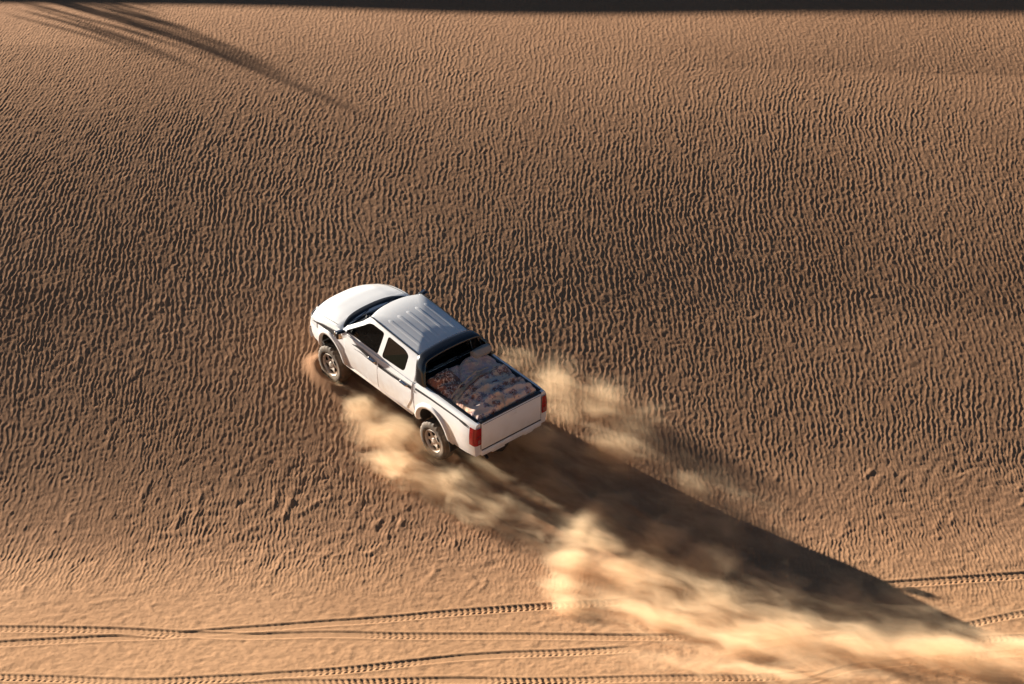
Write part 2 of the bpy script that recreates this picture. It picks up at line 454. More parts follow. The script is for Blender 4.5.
def sand_material():
    m, nt, out = new_mat('sand')
    b = N(nt, 'ShaderNodeBsdfPrincipled'); b.inputs['Roughness'].default_value = .95; b.inputs['Specular IOR Level'].default_value = .12
    tc = N(nt, 'ShaderNodeTexCoord')
    a = N(nt, 'ShaderNodeTexNoise'); a.inputs['Scale'].default_value = .35; a.inputs['Detail'].default_value = 5
    c = N(nt, 'ShaderNodeTexNoise'); c.inputs['Scale'].default_value = 260; c.inputs['Detail'].default_value = 2
    d = N(nt, 'ShaderNodeTexNoise'); d.inputs['Scale'].default_value = 9; d.inputs['Detail'].default_value = 6
    for n in (a, c, d): nt.links.new(tc.outputs['Object'], n.inputs['Vector'])
    r = N(nt, 'ShaderNodeValToRGB')
    r.color_ramp.elements[0].position = .3; r.color_ramp.elements[0].color = (.318, .180, .099, 1)
    r.color_ramp.elements[1].position = .7; r.color_ramp.elements[1].color = (.365, .212, .120, 1)
    nt.links.new(a.outputs['Fac'], r.inputs[0])
    g = N(nt, 'ShaderNodeMapRange'); g.inputs[1].default_value = .3; g.inputs[2].default_value = .7; g.inputs[3].default_value = .86; g.inputs[4].default_value = 1.12
    nt.links.new(c.outputs['Fac'], g.inputs[0])
    g2 = N(nt, 'ShaderNodeMapRange'); g2.inputs[1].default_value = .3; g2.inputs[2].default_value = .7; g2.inputs[3].default_value = .92; g2.inputs[4].default_value = 1.08
    nt.links.new(d.outputs['Fac'], g2.inputs[0])
    mm = N(nt, 'ShaderNodeMath', operation='MULTIPLY'); nt.links.new(g.outputs[0], mm.inputs[0]); nt.links.new(g2.outputs[0], mm.inputs[1])
    v = N(nt, 'ShaderNodeVectorMath', operation='SCALE'); nt.links.new(r.outputs[0], v.inputs[0]); nt.links.new(mm.outputs[0], v.inputs[3])
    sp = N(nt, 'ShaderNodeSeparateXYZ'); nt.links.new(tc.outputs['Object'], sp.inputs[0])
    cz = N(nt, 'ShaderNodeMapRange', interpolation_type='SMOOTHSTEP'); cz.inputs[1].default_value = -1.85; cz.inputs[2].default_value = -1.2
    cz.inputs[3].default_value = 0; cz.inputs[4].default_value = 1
    tone = N(nt, 'ShaderNodeMix', data_type='RGBA'); tone.inputs[6].default_value = (1.20, 1.17, 1.06, 1); tone.inputs[7].default_value = (.98, .915, .88, 1)  # foot paler, slope browner: sand tone plus some of the slope's shade painted in
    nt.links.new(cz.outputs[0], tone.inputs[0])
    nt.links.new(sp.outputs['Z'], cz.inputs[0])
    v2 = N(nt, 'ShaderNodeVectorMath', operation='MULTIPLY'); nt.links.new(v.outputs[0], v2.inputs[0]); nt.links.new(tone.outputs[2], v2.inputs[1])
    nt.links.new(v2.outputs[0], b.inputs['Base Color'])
    bp = N(nt, 'ShaderNodeBump'); bp.inputs['Strength'].default_value = .35; bp.inputs['Distance'].default_value = .004
    nt.links.new(c.outputs['Fac'], bp.inputs['Height']); nt.links.new(bp.outputs[0], b.inputs['Normal'])
    nt.links.new(b.outputs[0], out.inputs['Surface'])
    return m
def big_grid(name, GX, GY, GZ, mat):
    ny, nx = GX.shape
    me = bpy.data.meshes.new(name)
    me.vertices.add(nx*ny)
    me.vertices.foreach_set('co', np.stack([GX, GY, GZ], -1).astype(np.float32).ravel())
    i = np.arange(nx*ny, dtype=np.int32).reshape(ny, nx)
    q = np.stack([i[:-1, :-1], i[:-1, 1:], i[1:, 1:], i[1:, :-1]], -1).reshape(-1, 4)
    me.loops.add(q.size); me.loops.foreach_set('vertex_index', q.ravel())
    me.polygons.add(len(q)); me.polygons.foreach_set('loop_start', np.arange(0, q.size, 4, dtype=np.int32))
    me.update(calc_edges=True)
    return link(name, me, mat)
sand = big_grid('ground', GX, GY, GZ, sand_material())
tag(sand, 'rippled orange sand of a dune face with tyre tracks crossing its foot', kind='structure')
# ------------------------------------------------------------------ pickup truck (x forward, y left, z up; metres)
AX, WR = 1.54, .395
ZT = [.38, .46, .56, .72, .88, .98, 1.06, 1.14, 1.20]
YT = [.770, .838, .866, .880, .884, .876, .862, .838, .80]
def ysec(z): return np.interp(z, ZT, YT)
def plan(x):
    """narrowing of the body towards its front and rear corners"""
    return 1 - .10*np.clip((x-1.35)/1.08, 0, 1)**2.4 - .035*np.clip((-2.35-x)/.4, 0, 1)**2
def yside(x, z): return ysec(z)*plan(np.asarray(x, float))
def bow(x, y):
    """plan curve of the nose"""
    k = np.clip((x-1.3)/1.12, 0, 1)**1.5
    return x - .26*k*np.abs(y/.86)**2.6
HX = [-1.0, 1.05, 1.30, 1.55, 1.9, 2.15, 2.28, 2.36, 2.41, 2.43]
HC = [1.10, 1.10, 1.195, 1.180, 1.135, 1.07, 1.015, .94, .85, .74]     # crown of the bonnet
HS = [1.10, 1.10, 1.125, 1.10, 1.045, .985, .925, .87, .80, .72]       # shoulder
ZB = [.44, .44, .44, .44, .44, .43, .43, .44, .47, .52]
def truck_body():
    st = np.concatenate([np.linspace(-1.0, 2.1, 40), np.linspace(2.13, 2.43, 18)])
    rings = []
    for x in st:
        hc, hs, zb = np.interp(x, HX, HC), np.interp(x, HX, HS), np.interp(x, HX, ZB)
        zs = np.linspace(zb, hs, 16)
        side = [(float(yside(x, z)), z) for z in zs]
        ye = side[-1][0]
        top = []
        for t in np.linspace(0, 1, 16)[1:]:
            y = ye*(1-t)
            c = (hc-hs)*(1-(1-t)**3.2)
            # raised centre of the bonnet with a soft crease along each side
            c += .014*np.interp(x, [1.1, 1.3, 2.0, 2.3], [1, 1, .8, 0])*(1/(1+math.exp((y-.56)/.02)))*(x > 1.0)
            top.append((y, hs + c))
        half = side + top
        ring = [(float(bow(x, y)), y, z) for y, z in half]
        ring += [(float(bow(x, -y)), -y, z) for y, z in reversed(half[:-1])]
        rings.append(ring)
    P = np.array(rings)
    return recalc(grid_mesh('body', P, closed_v=True, caps=True))
def cyl_cut(x, z, r, y0, y1, n=56):
    return prism([(x + r*math.cos(2*math.pi*k/n), z + r*math.sin(2*math.pi*k/n)) for k in range(n)], 'y', y0, y1)
def with_mat(me, m): me.materials.append(m); return me

truck = bpy.data.objects.new('pickup_truck', None); C.objects.link(truck)
tag(truck, 'white double cab pickup truck with grey side stripes climbing the dune', 'pickup truck')

me = with_mat(truck_body(), M['paint'])
cuts = [with_mat(cyl_cut(AX, WR+.02, .428, .50, 1.2), M['under']), with_mat(cyl_cut(AX, WR+.02, .428, -1.2, -.50), M['under']),
        with_mat(prism(round_poly([(-.93, .55), (1.0, .55), (1.10, 1.3), (-.93, 1.3)], .06), 'y', -.745, .745), M['interior'])]
me = boolean(me, cuts, [M['under'], M['interior']])
sharp(me, 38)
body = link('body', me, None, truck)

# cab upper: pillars and roof as one shell with real window openings
ZG = [1.06, 1.14, 1.30, 1.50, 1.64, 1.705]
YG = [.842, .828, .772, .700, .648, .618]
def ygh(z): return np.interp(z, ZG, YG)
def xfr(z): return np.interp(z, [1.06, 1.12, 1.705], [1.40, 1.33, .70])
def xre(z): return np.interp(z, [1.06, 1.12, 1.55, 1.705], [-1.0, -1.0, -.965, -.90])
def cab_ring(z, s=1.0, n=15):
    """rounded plan outline of the cab at height z, scaled by s about its middle"""
    zz = min(z, 1.705); xf, xb, yw = xfr(zz), xre(zz), ygh(zz)
    pts = []
    rc = .10
    def add(x, y):
        xm = -.25
        pts.append((xm + (x-xm)*s, y*s, z))
    for t in np.linspace(-1, 1, n):                       # windscreen, right to left
        y = t*(yw-.03); add(xf - .17*(abs(y)/yw)**2.2, y)
    for t in np.linspace(0, 1, 16)[1:]:                   # left side
        add((xf-.20)*(1-t) + (xb+.05)*t, yw - .012*(1-math.sin(math.pi*t)))
    for t in np.linspace(1, -1, n):
        y = t*(yw-.05); add(xb + .02*(abs(y)/yw)**2, y)
    for t in np.linspace(1, 0, 16)[:-1]:
        add((xf-.20)*(1-t) + (xb+.05)*t, -(yw - .012*(1-math.sin(math.pi*t))))
    return pts
rings = [cab_ring(z) for z in np.linspace(1.07, 1.705, 16)]
for q, dz in zip(np.linspace(.992, .03, 13), None or [.5]*13):
    rings.append(cab_ring(1.705 + .074*(1-((q-.0)/1.0)**3.0), q))
cab_me = recalc(grid_mesh('cab', np.array(rings), closed_v=True))
bm = bmesh.new(); bm.from_mesh(cab_me)
bd = [e for e in bm.edges if e.is_boundary and all(v.co.z > 1.5 for v in e.verts)]
bmesh.ops.contextual_create(bm, geom=bd); bmesh.ops.recalc_face_normals(bm, faces=bm.faces); bm.to_mesh(cab_me); bm.free()
o = bpy.data.objects.new('tmp', cab_me); C.objects.link(o)
md = o.modifiers.new('s', 'SOLIDIFY'); md.thickness = .045; md.offset = -1; md.use_rim = True
dg = bpy.context.evaluated_depsgraph_get(); dg.update()
shell = bpy.data.meshes.new_from_object(o.evaluated_get(dg)); bpy.data.objects.remove(o)
shell.materials.clear(); shell.materials.append(M['paint'])
W_FRONT = round_poly([(1.07, 1.155), (.70, 1.49), (.52, 1.632), (.105, 1.645), (.105, 1.160)], [.03, .25, .12, .06, .05])
W_REAR = round_poly([(-.015, 1.165), (-.015, 1.645), (-.50, 1.635), (-.64, 1.56), (-.66, 1.185)], [.06, .06, .12, .10, .09])
W_BACK = round_poly([(-.54, 1.22), (.54, 1.22), (.50, 1.62), (-.50, 1.62)], .08)
W_WIND = round_poly([(-.70, 1.14), (.70, 1.14), (.55, 1.665), (-.55, 1.665)], .07)
cuts = [prism(W_FRONT, 'y', -1.2, 1.2), prism(W_REAR, 'y', -1.2, 1.2), prism(W_BACK, 'x', -1.3, -.75), prism(W_WIND, 'x', .60, 1.6)]
for c in cuts: c.materials.append(M['seam'])
cab_me = boolean(shell, cuts, [M['seam']], True); sharp(cab_me, 30)
cab = link('cab', cab_me, None, truck)

def side_pane(poly, s, inset=.014):
    pts = [(x, s*(float(ygh(z))-inset), z) for x, z in poly]
    me = mesh_py('pane', pts, [tuple(range(len(pts)))])
    if me.polygons[0].normal.y*s < 0: me.flip_normals()
    return me
for s in (1, -1):
    link('front_window', side_pane(W_FRONT, s), M['glass'], cab, False)
    link('rear_window', side_pane(W_REAR, s), M['glass_dark'], cab, False)
me = mesh_py('p', [(float(xre(z))+.02, y, z) for y, z in W_BACK], [tuple(range(len(W_BACK)))])
if me.polygons[0].normal.x > 0: me.flip_normals()
link('back_window', me, M['glass_dark'], cab, False)
P = np.zeros((9, 21, 3))
for i, z in enumerate(np.linspace(1.125, 1.68, 9)):
    for j, t in enumerate(np.linspace(-1, 1, 21)):
        y = t*(float(ygh(z))-.10); P[i, j] = (float(xfr(z)) - .17*(abs(y)/float(ygh(z)))**2.2 - .018, y, z)
me = grid_mesh('ws', P)
if me.polygons[0].normal.x < 0: me.flip_normals()
link('windscreen', me, M['glass_screen'], cab)
# weather strips along the roof gutters, pressed ribs of the roof
def roof_z(x, y):
    zz = 1.705; xm = -.25
    q = max(abs(y)/float(ygh(zz)), (x-xm)/(float(xfr(zz))-.17*(abs(y)/.62)**2.2-xm) if x > xm else (xm-x)/(xm-float(xre(zz))))
    return 1.705 + .074*(1-min(1, q)**3.0)
for s in (1, -1):
    mb = MB(); pts = [(.62, s*.592, 1.708)]
    for x in np.linspace(.54, -.86, 12): pts.append((float(x), s*(.594+.004*math.sin((x+.86)*2.6)), roof_z(float(x), .594)+.004))
    mb.tube(pts, .0115, 6); mb.build('gutter_strip', M['black'], cab)
for y in (-.42, -.21, 0, .21, .42):
    P = []
    for t in np.linspace(0, 1, 26):
        x = .26 - t*.98; wdt = .040*min(1, (t/.05)**.5 + .25, ((1-t)/.05)**.5 + .25); hh = .0045*min(1, t/.04, (1-t)/.08)
        P.append([(x, y + wdt*u, roof_z(x, abs(y+wdt*u)) + .001 + hh*max(0, 1-abs(u)**2.5)) for u in (-1, -.75, -.4, 0, .4, .75, 1)])
    link('roof_rib', grid_mesh('rib', np.array(P)), M['paint'], cab)

# cowl, wipers
def body_top(x, y):
    hs, hc = np.interp(x, HX, HS), np.interp(x, HX, HC); t = max(0, 1-abs(y)/float(yside(x, hs)))
    return float(hs + (hc-hs)*(1-(1-t)**3.2)) + .014*(1/(1+math.exp((abs(y)-.56)/.02)))*(x > 1.0)
P = np.zeros((5, 33, 3))
for i, d in enumerate((-.06, -.02, .03, .08, .115)):
    for j, t in enumerate(np.linspace(-1, 1, 33)):
        y = t*.755; xx = 1.335 - .17*(abs(y)/.84)**2.2 + d*(1-.75*abs(t)**6)
        P[i, j] = (xx, y, body_top(xx, y) + (.007 if 0 < i < 4 else -.004))
cowl = link('cowl', grid_mesh('cowl', P), M['black'], body)
for y0, y1 in ((.10, .62), (-.52, .02)):
    mb = MB(); mb.tube([(1.29, y0, 1.20), (1.19, (y0+y1)/2, 1.225), (1.15, y1, 1.250)], .010, 6); mb.build('wiper', M['black'], cab)

# wheel-arch flares
def flare(ax, s, parent, a0, a1):
    R_ = [.424, .430, .465, .495, .515, .523]; O = [-.03, .030, .040, .036, .020, -.004]
    P = []
    for a in np.linspace(R(a0), R(a1), 40):
        row = []
        for r, of in zip(R_, O):
            x = ax + r*math.cos(a); z = WR+.02 + r*math.sin(a)
            z = max(z, .36)
            row.append((float(bow(x, .86)) if x > 1.3 else x, s*(float(yside(x, min(z, 1.05))) + of), z))
        P.append(row)
    me = grid_mesh('flare', np.array(P)); recalc(me)
    return link('wheel_arch', me, M['paint'], parent)
for s in (1, -1): flare(AX, s, body, -2, 176)

# load bed: one closed shell with cavity, black liner inside
def bed_mesh():
    st = list(np.linspace(-1.035, -2.5, 22)) + list(np.linspace(-2.54, -2.72, 8))
    rings = []
    for x in st:
        zb = np.interp(x, [-2.72, -2.3, -1.035], [.50, .46, .44])
        zs = list(np.linspace(zb, 1.10, 15))
        half = [(float(yside(x, z)), z) for z in zs]
        ye = half[-1][0]
        half += [(ye-.010, 1.130), (ye-.035, 1.148), (ye-.075, 1.155)] + [(ye*(1-t)*.9, 1.155) for t in np.linspace(0, 1, 6)]
        ring = [(x, y, z) for y, z in half] + [(x, -y, z) for y, z in reversed(half[:-1])]
        rings.append(ring)
    return recalc(grid_mesh('bed', np.array(rings), closed_v=True, caps=True))
me = with_mat(bed_mesh(), M['paint'])
cav = prism(round_poly([(-.735, .70), (.735, .70), (.735, 1.4), (-.735, 1.4)], .04), 'x', -2.645, -1.08); cav.materials.append(M['liner'])
me = boolean(me, [with_mat(cyl_cut(-AX, WR+.02, .428, .50, 1.2), M['under']), with_mat(cyl_cut(-AX, WR+.02, .428, -1.2, -.50), M['under']), cav], [M['under'], M['liner']])
sharp(me, 38)
bed = link('load_bed', me, None, truck)
for s in (1, -1): flare(-AX, s, bed, 2, 182)
# black rail caps around the bed
for s in (1, -1):
    mb = MB(); mb.box((-1.86, s*.735, 1.158), (1.60, .060, .034), bevel=.012)
    mb.build('rail_cap', M['black'], bed)
mb = MB(); mb.box((-1.09, 0, 1.150), (.07, 1.48, .05), bevel=.012); mb.build('rail_cap', M['black'], bed)
# tailgate
def gate():
    mb = MB()
    mb.box((-2.708, 0, .865), (.075, 1.40, .55), bevel=.018, seg=3)
    return mb.build('tailgate', M['paint'], truck)
tg = gate()
mb = MB(); mb.box((-2.690, 0, 1.150), (.085, 1.44, .036), bevel=.012); mb.build('rail_cap', M['black'], tg)
mb = MB(); mb.box((-2.749, 0, 1.045), (.006, .22, .075), bevel=.002); mb.build('handle', M['paint'], tg)
mb = MB(); mb.box((-2.7465, 0, 1.118), (.004, 1.34, .008)); mb.build('trim_line', M['seam'], tg, False)
for s in (1, -1):
    mb = MB(); mb.box((-2.722, s*.708, .865), (.01, .010, .54)); mb.build('panel_gap', M['seam'], bed, False)
mb = MB(); mb.box((-2.7445, 0, .585), (.012, 1.40, .010)); mb.build('panel_gap', M['seam'], bed, False)
# rear valance below the gate, slightly ragged lower edge
mb = MB(); mb.box((-2.715, 0, .525), (.09, 1.42, .10), bevel=.025, seg=3); mb.box((-2.70, .30, .46), (.07, .30, .05), bevel=.012); mb.box((-2.70, -.42, .465), (.07, .22, .05), bevel=.012)
rb = mb.build('rear_bumper', M['paint'], truck)
mb = MB(); mb.box((-2.66, .12, .435), (.10, .10, .07), bevel=.01); mb.build('tow_hitch', M['under'], rb)
# tail lights wrapping the rear corners
def lamp_mesh(s, z0, z1, off, e=.0):
    P = []
    path = []
    for x in np.linspace(-2.60, -2.70, 7): path.append(('s', x))
    for z in np.linspace(z0, z1, 9):
        row = []
        taper = .03*np.clip((.80-z)/.12, 0, 1)
        for k, x in path:
            row.append((x - taper*0, s*(float(yside(x, z))+off), z))
        yc = float(yside(-2.72, z))
        for a in (25, 50, 75):
            row.append((-2.70 - .04*math.sin(R(a)), s*(yc - .028 + (.028+off)*math.cos(R(a))), z))
        for y in np.linspace(yc-.04, .715, 6):
            row.append((-2.737-off, s*y, z))
        P.append(row)
    m = grid_mesh('lamp', np.array(P)); recalc(m); return m
for s in (1, -1):
    t = link('tail_light', lamp_mesh(s, .72, 1.075, .012), M['red'], bed)
    P = [[(-2.755, s*y, z) for y in np.linspace(.735, .800, 3)] for z in np.linspace(.755, .835, 3)]
    link('reverse_lens', recalc(grid_mesh('l', np.array(P))), M['lens_dark'], t)
    mb = MB(); mb.box((-2.752, s*.785, .905), (.004, .12, .006)); mb.build('lens_divider', M['seam'], t, False)

# black sports bar arching over the back of the cab
def sports_bar():
    path = [(.800, 1.165, -1.12, .30), (.785, 1.25, -1.10, .28), (.745, 1.42, -1.055, .25), (.690, 1.60, -1.005, .24), (.655, 1.69, -.985, .24), (.60, 1.744, -.975, .245), (.50, 1.772, -.968, .25), (.25, 1.797, -.962, .26), (0, 1.804, -.96, .26)]
    full = path + [(-a, b, c, d) for a, b, c, d in reversed(path[:-1])]
    full = [(np.array(p)) for p in full]
    # resample smoothly
    t = np.linspace(0, len(full)-1, 61); A = np.array(full); A = np.stack([np.interp(t, np.arange(len(full)), A[:, k]) for k in range(4)], 1)
    for _ in range(2): A[1:-1] = (A[:-2] + 2*A[1:-1] + A[2:])/4
    P = []
    for i in range(len(A)):
        d = A[min(i+1, len(A)-1), :2] - A[max(i-1, 0), :2]; d /= np.hypot(*d)
        n = np.array((d[1], -d[0])); n = -n if n @ np.array((A[i, 0], A[i, 1]-1.2)) < 0 else n
        y, z, xc, w_ = A[i]
        sec = [(-.5, -.02), (-.5, .012), (-.44, .026), (-.2, .034), (.2, .030), (.44, .020), (.5, .004), (.5, -.02)]
        P.append([(xc + a*w_, y + n[0]*b, z + n[1]*b) for a, b in sec])
    m = grid_mesh('bar', np.array(P), closed_v=True, caps=True); recalc(m); sharp(m, 50); return m
bar = link('sports_bar', sports_bar(), M['gloss_black'], truck)
mb = MB(); mb.box((-1.045, 0, 1.19), (.03, 1.40, .09), bevel=.012)
for y in (-.32, 0, .32): mb.tube([(-1.05, y-.11, 1.36), (-1.05, y+.11, 1.36)], .014, 6)
mb.tube([(-1.05, -.66, 1.33), (-1.05, .66, 1.33)], .020, 8); mb.build('guard_rail', M['black'], bar)

outer = round_poly([(-.80, 1.10), (.80, 1.10), (.625, 1.715), (-.625, 1.715)], .08)
inner = round_poly([(-.54, 1.22), (.54, 1.22), (.50, 1.62), (-.50, 1.62)], .08)
P = np.array([[(float(xre(z)) - .016, y, z) for y, z in outer], [(float(xre(z)) - .016, y, z) for y, z in inner]])
link('back_surround', recalc(grid_mesh('bs', P, closed_v=True)), M['black'], bar, False)

# doors: thin skins over the body side with dark gaps around
def door(x0, x1, s, top=1.115, x0b=None, cutarc=None):
    nx, nz = 20, 14; P = np.zeros((nz, nx, 3))
    for i, z in enumerate(np.linspace(.50, top, nz)):
        for j, t in enumerate(np.linspace(0, 1, nx)):
            a = x0; b = x1
            if cutarc is not None:                                   # lower rear corner follows the wheel arch
                b = x1 + .20*np.clip((.82-z)/.34, 0, 1)**1.4
            x = a + (b-a)*t
            P[i, j] = (x, s*(float(yside(x, z)) + .009), z)
    me = grid_mesh('door', P); recalc(me)
    bm = bmesh.new(); bm.from_mesh(me)
    be = [e for e in bm.edges if e.is_boundary]
    r = bmesh.ops.extrude_edge_only(bm, edges=be)
    for v in [g for g in r['geom'] if isinstance(g, bmesh.types.BMVert)]: v.co.y -= s*.012
    bmesh.ops.recalc_face_normals(bm, faces=bm.faces)
    for e in bm.edges:
        if len(e.link_faces) == 2 and e.calc_face_angle(0) > .6: e.smooth = False
    bm.to_mesh(me); bm.free()
    return link('door', me, M['paint'], truck)
def seam(pts, s, parent, w=.011):
    P = []
    for k, (x, z) in enumerate(pts):
        y = float(yside(x, min(z, 1.12)) if z < 1.12 else ygh(z)) + .0025
        P.append([(x-w/2, s*y, z), (x+w/2, s*y, z)])
    return link('panel_gap', recalc(grid_mesh('g', np.array(P))), M['seam'], parent)
def curve_strip(name, pts, s, wid, mat, parent, off=.013):
    """stripe lying on the body side; pts (x, z), wid list of widths"""
    n = 40; t = np.linspace(0, len(pts)-1, n); A = np.array(pts)
    X = np.interp(t, np.arange(len(pts)), A[:, 0]); Z = np.interp(t, np.arange(len(pts)), A[:, 1]); Wd = np.interp(t, np.arange(len(pts)), wid)
    for _ in range(3): X[1:-1] = (X[:-2]+2*X[1:-1]+X[2:])/4; Z[1:-1] = (Z[:-2]+2*Z[1:-1]+Z[2:])/4
    P = []
    for x, z, w_ in zip(X, Z, Wd):
        w_ *= 1.35
        P.append([(x, s*(float(yside(x, min(zz, 1.14))) + off), zz) for zz in (z-w_/2, z, z+w_/2)])
    return link(name, recalc(grid_mesh('d', np.array(P))), mat, parent)
for s in (1, -1):
    d1 = door(1.02, .05, s); d2 = door(.028, -.955, s, cutarc=True)
    for d, hx in ((d1, .20), (d2, -.74)):
        mb = MB(); yy = s*(float(yside(hx, 1.0))+.035)
        mb.tube([(hx-.10, yy-s*.025, 1.000), (hx-.085, yy, 1.004), (hx+.085, yy, 1.004), (hx+.10, yy-s*.025, 1.000)], .018, 8)
        mb.box((hx, yy-s*.026, 1.0), (.18, .012, .075), bevel=.005)
        mb.build('handle', M['chrome'], d)
    # grey swoosh stripes
    curve_strip('side_stripe', [(.82, 1.02), (.64, 1.050), (.42, 1.040), (.22, 1.010), (.06, .985)], s, [.004, .035, .055, .05, .045], M['decal'], d1, .011)
    curve_strip('side_stripe', [(.74, .965), (.52, .985), (.33, .975), (.10, .955)], s, [.004, .022, .026, .012], M['decal2'], d1, .0115)
    curve_strip('side_stripe', [(.76, 1.065), (.48, 1.075), (.18, 1.045), (.06, 1.03)], s, [.003, .014, .014, .008], M['decal2'], d1, .0112)
    curve_strip('side_stripe', [(.02, .982), (-.40, .985), (-.80, 1.010), (-.955, 1.02)], s, [.045, .042, .04, .04], M['decal'], d2, .011)
    curve_strip('side_stripe', [(.02, 1.022), (-.40, 1.026), (-.80, 1.045), (-.955, 1.05)], s, [.010, .010, .010, .010], M['decal2'], d2, .0112)
    curve_strip('side_stripe', [(-1.05, 1.045), (-1.5, 1.065), (-2.1, 1.072), (-2.45, 1.070), (-2.58, 1.055)], s, [.034, .026, .022, .022, .004], M['decal'], bed, .004)
    curve_strip('side_stripe', [(-2.30, 1.055), (-2.45, 1.045), (-2.58, 1.03)], s, [.004, .02, .004], M['decal'], bed, .004)
    # wedge stripe on the front wing
    curve_strip('wing_stripe', [(2.06, .885), (1.75, .955), (1.40, .985), (1.12, .985)], s, [.004, .05, .085, .03], M['decal'], body, .004)
    curve_strip('wing_stripe', [(2.02, .905), (1.70, .995), (1.30, 1.045), (1.10, 1.05)], s, [.004, .012, .014, .012], M['decal2'], body, .0044)
    # lower panel crease and sill
    mb = MB(); mb.box((.08, s*.815, .455), (2.0, .06, .075), bevel=.02); mb.build('side_sill', M['paint'], body)
    # mirrors
    mb = MB(); mb.box((1.00, s*.985, 1.19), (.105, .20, .185), rot=Matrix.Rotation(R(-12*s), 3, 'Z'), bevel=.045, seg=4)
    mb.tube([(1.02, s*.80, 1.14), (1.015, s*.93, 1.16)], .028, 8)
    mi = mb.build('mirror', M['black'], truck)
    mb = MB(); mb.box((1.057, s*.99, 1.20), (.03, .185, .150), rot=Matrix.Rotation(R(-12*s), 3, 'Z'), bevel=.014, seg=3); mb.build('mirror_cap', M['chrome'], mi)
    mb = MB(); mb.box((.945, s*.985, 1.19), (.006, .165, .145), rot=Matrix.Rotation(R(-12*s), 3, 'Z'), bevel=.002); mb.build('mirror_glass', M['chrome'], mi)
    # headlight wrapping the front corner, small side repeater
    P = []
    for z in np.linspace(.775, .905, 8):
        row = []
        for x in np.linspace(2.06, 2.36, 14):
            y = float(yside(x, z)); row.append((float(bow(x, y)) + .004, s*(y+.007), z + .02*(2.36-x)))
        x = 2.36
        for y in np.linspace(float(yside(x, z)), .52, 7)[1:]:
            row.append((float(bow(2.425 - .03*(z-.775)/.13, y)) + .012, s*y, z))
        P.append(row)
    link('headlight', recalc(grid_mesh('h', np.array(P))), M['lens'], body)
    # bonnet shut line
    P = []
    for x in np.linspace(1.34, 2.22, 20):
        y = .795*float(plan(x)) - .02*max(0, (x-1.9)/.3); hs, hc = np.interp(x, HX, HS), np.interp(x, HX, HC); ye = float(yside(x, hs)); t = 1-y/ye
        zz = hs + (hc-hs)*(1-(1-t)**3.2) + .0035
        P.append([(float(bow(x, y)), s*(y-.006), zz+.001), (float(bow(x, y)), s*(y+.006), zz)])
    link('bonnet_gap', recalc(grid_mesh('g', np.array(P))), M['seam'], body)
# antenna on the left front pillar
# front grille and bumper
P = [[(2.448 - .26*(abs(y)/.86)**2.6 - .02*(z-.7)/.2, y, z) for y in np.linspace(-.48, .48, 13)] for z in np.linspace(.70, .88, 6)]
gr = link('grille', recalc(grid_mesh('g', np.array(P))), M['black'], body)
for z in (.735, .79, .845):
    mb = MB(); mb.tube([(2.455 - .26*(abs(y)/.86)**2.6, y, z) for y in np.linspace(-.46, .46, 9)], .012, 6); mb.build('grille_bar', M['chrome'], gr)
P = []
for z, of in ((.44, -.03), (.47, .02), (.54, .035), (.62, .03), (.66, .0)):
    P.append([(2.46 - .30*(abs(y)/.86)**2.6 + of, y, z) for y in np.linspace(-.80, .80, 25)])
link('front_bumper', recalc(grid_mesh('b', np.array(P))), M['paint'], truck)
# roof aerial base and bonnet washer jets
mb = MB(); mb.tube([(.72, .60, 1.62), (.69, .605, 1.68), (.675, .607, 1.70)], .007, 6); mb.build('aerial', M['black'], cab)

# chassis seen under the tail
mb = MB()
for s in (1, -1): mb.box((-.1, s*.42, .50), (4.7, .09, .13), bevel=.01)
for x in (-2.5, -1.1, 0, 1.0, 1.9): mb.box((x, 0, .50), (.09, .80, .09))
mb.tube([(-AX, -.70, WR), (-AX, .70, WR)], .045, 10); mb.tube([(AX, -.70, WR), (AX, .70, WR)], .04, 10)
mb.lathe([(-.13, .02), (-.12, .10), (0, .16), (.12, .10), (.13, .02)], (-AX, 0, WR), 20)
mb.tube([(.9, .25, .42), (-.8, .3, .42), (-1.3, .36, .55), (-2.2, .40, .46), (-2.60, .45, .42)], .03, 8)
mb.lathe([(-.11, .0), (-.11, .30), (.0, .34), (.11, .30), (.11, .0)], (-2.25, 0, .52), 24)
mb.box((1.98, 0, .40), (.22, 1.36, .30), rot=Matrix.Rotation(R(-18), 3, 'Y'), bevel=.04); mb.box((1.05, 0, .38), (.9, .80, .16), bevel=.04); mb.box((-.35, .35, .40), (1.1, .50, .22), bevel=.05); mb.box((-.35, -.42, .40), (.9, .30, .18), bevel=.05)
mb.build('chassis', M['under'], truck)
for s in (1, -1):
    mb = MB(); mb.box((-2.04, s*.76, .40), (.012, .24, .26), rot=Matrix.Rotation(R(10), 3, 'Y'), bevel=.004); mb.build('mud_flap', M['under'], bed)

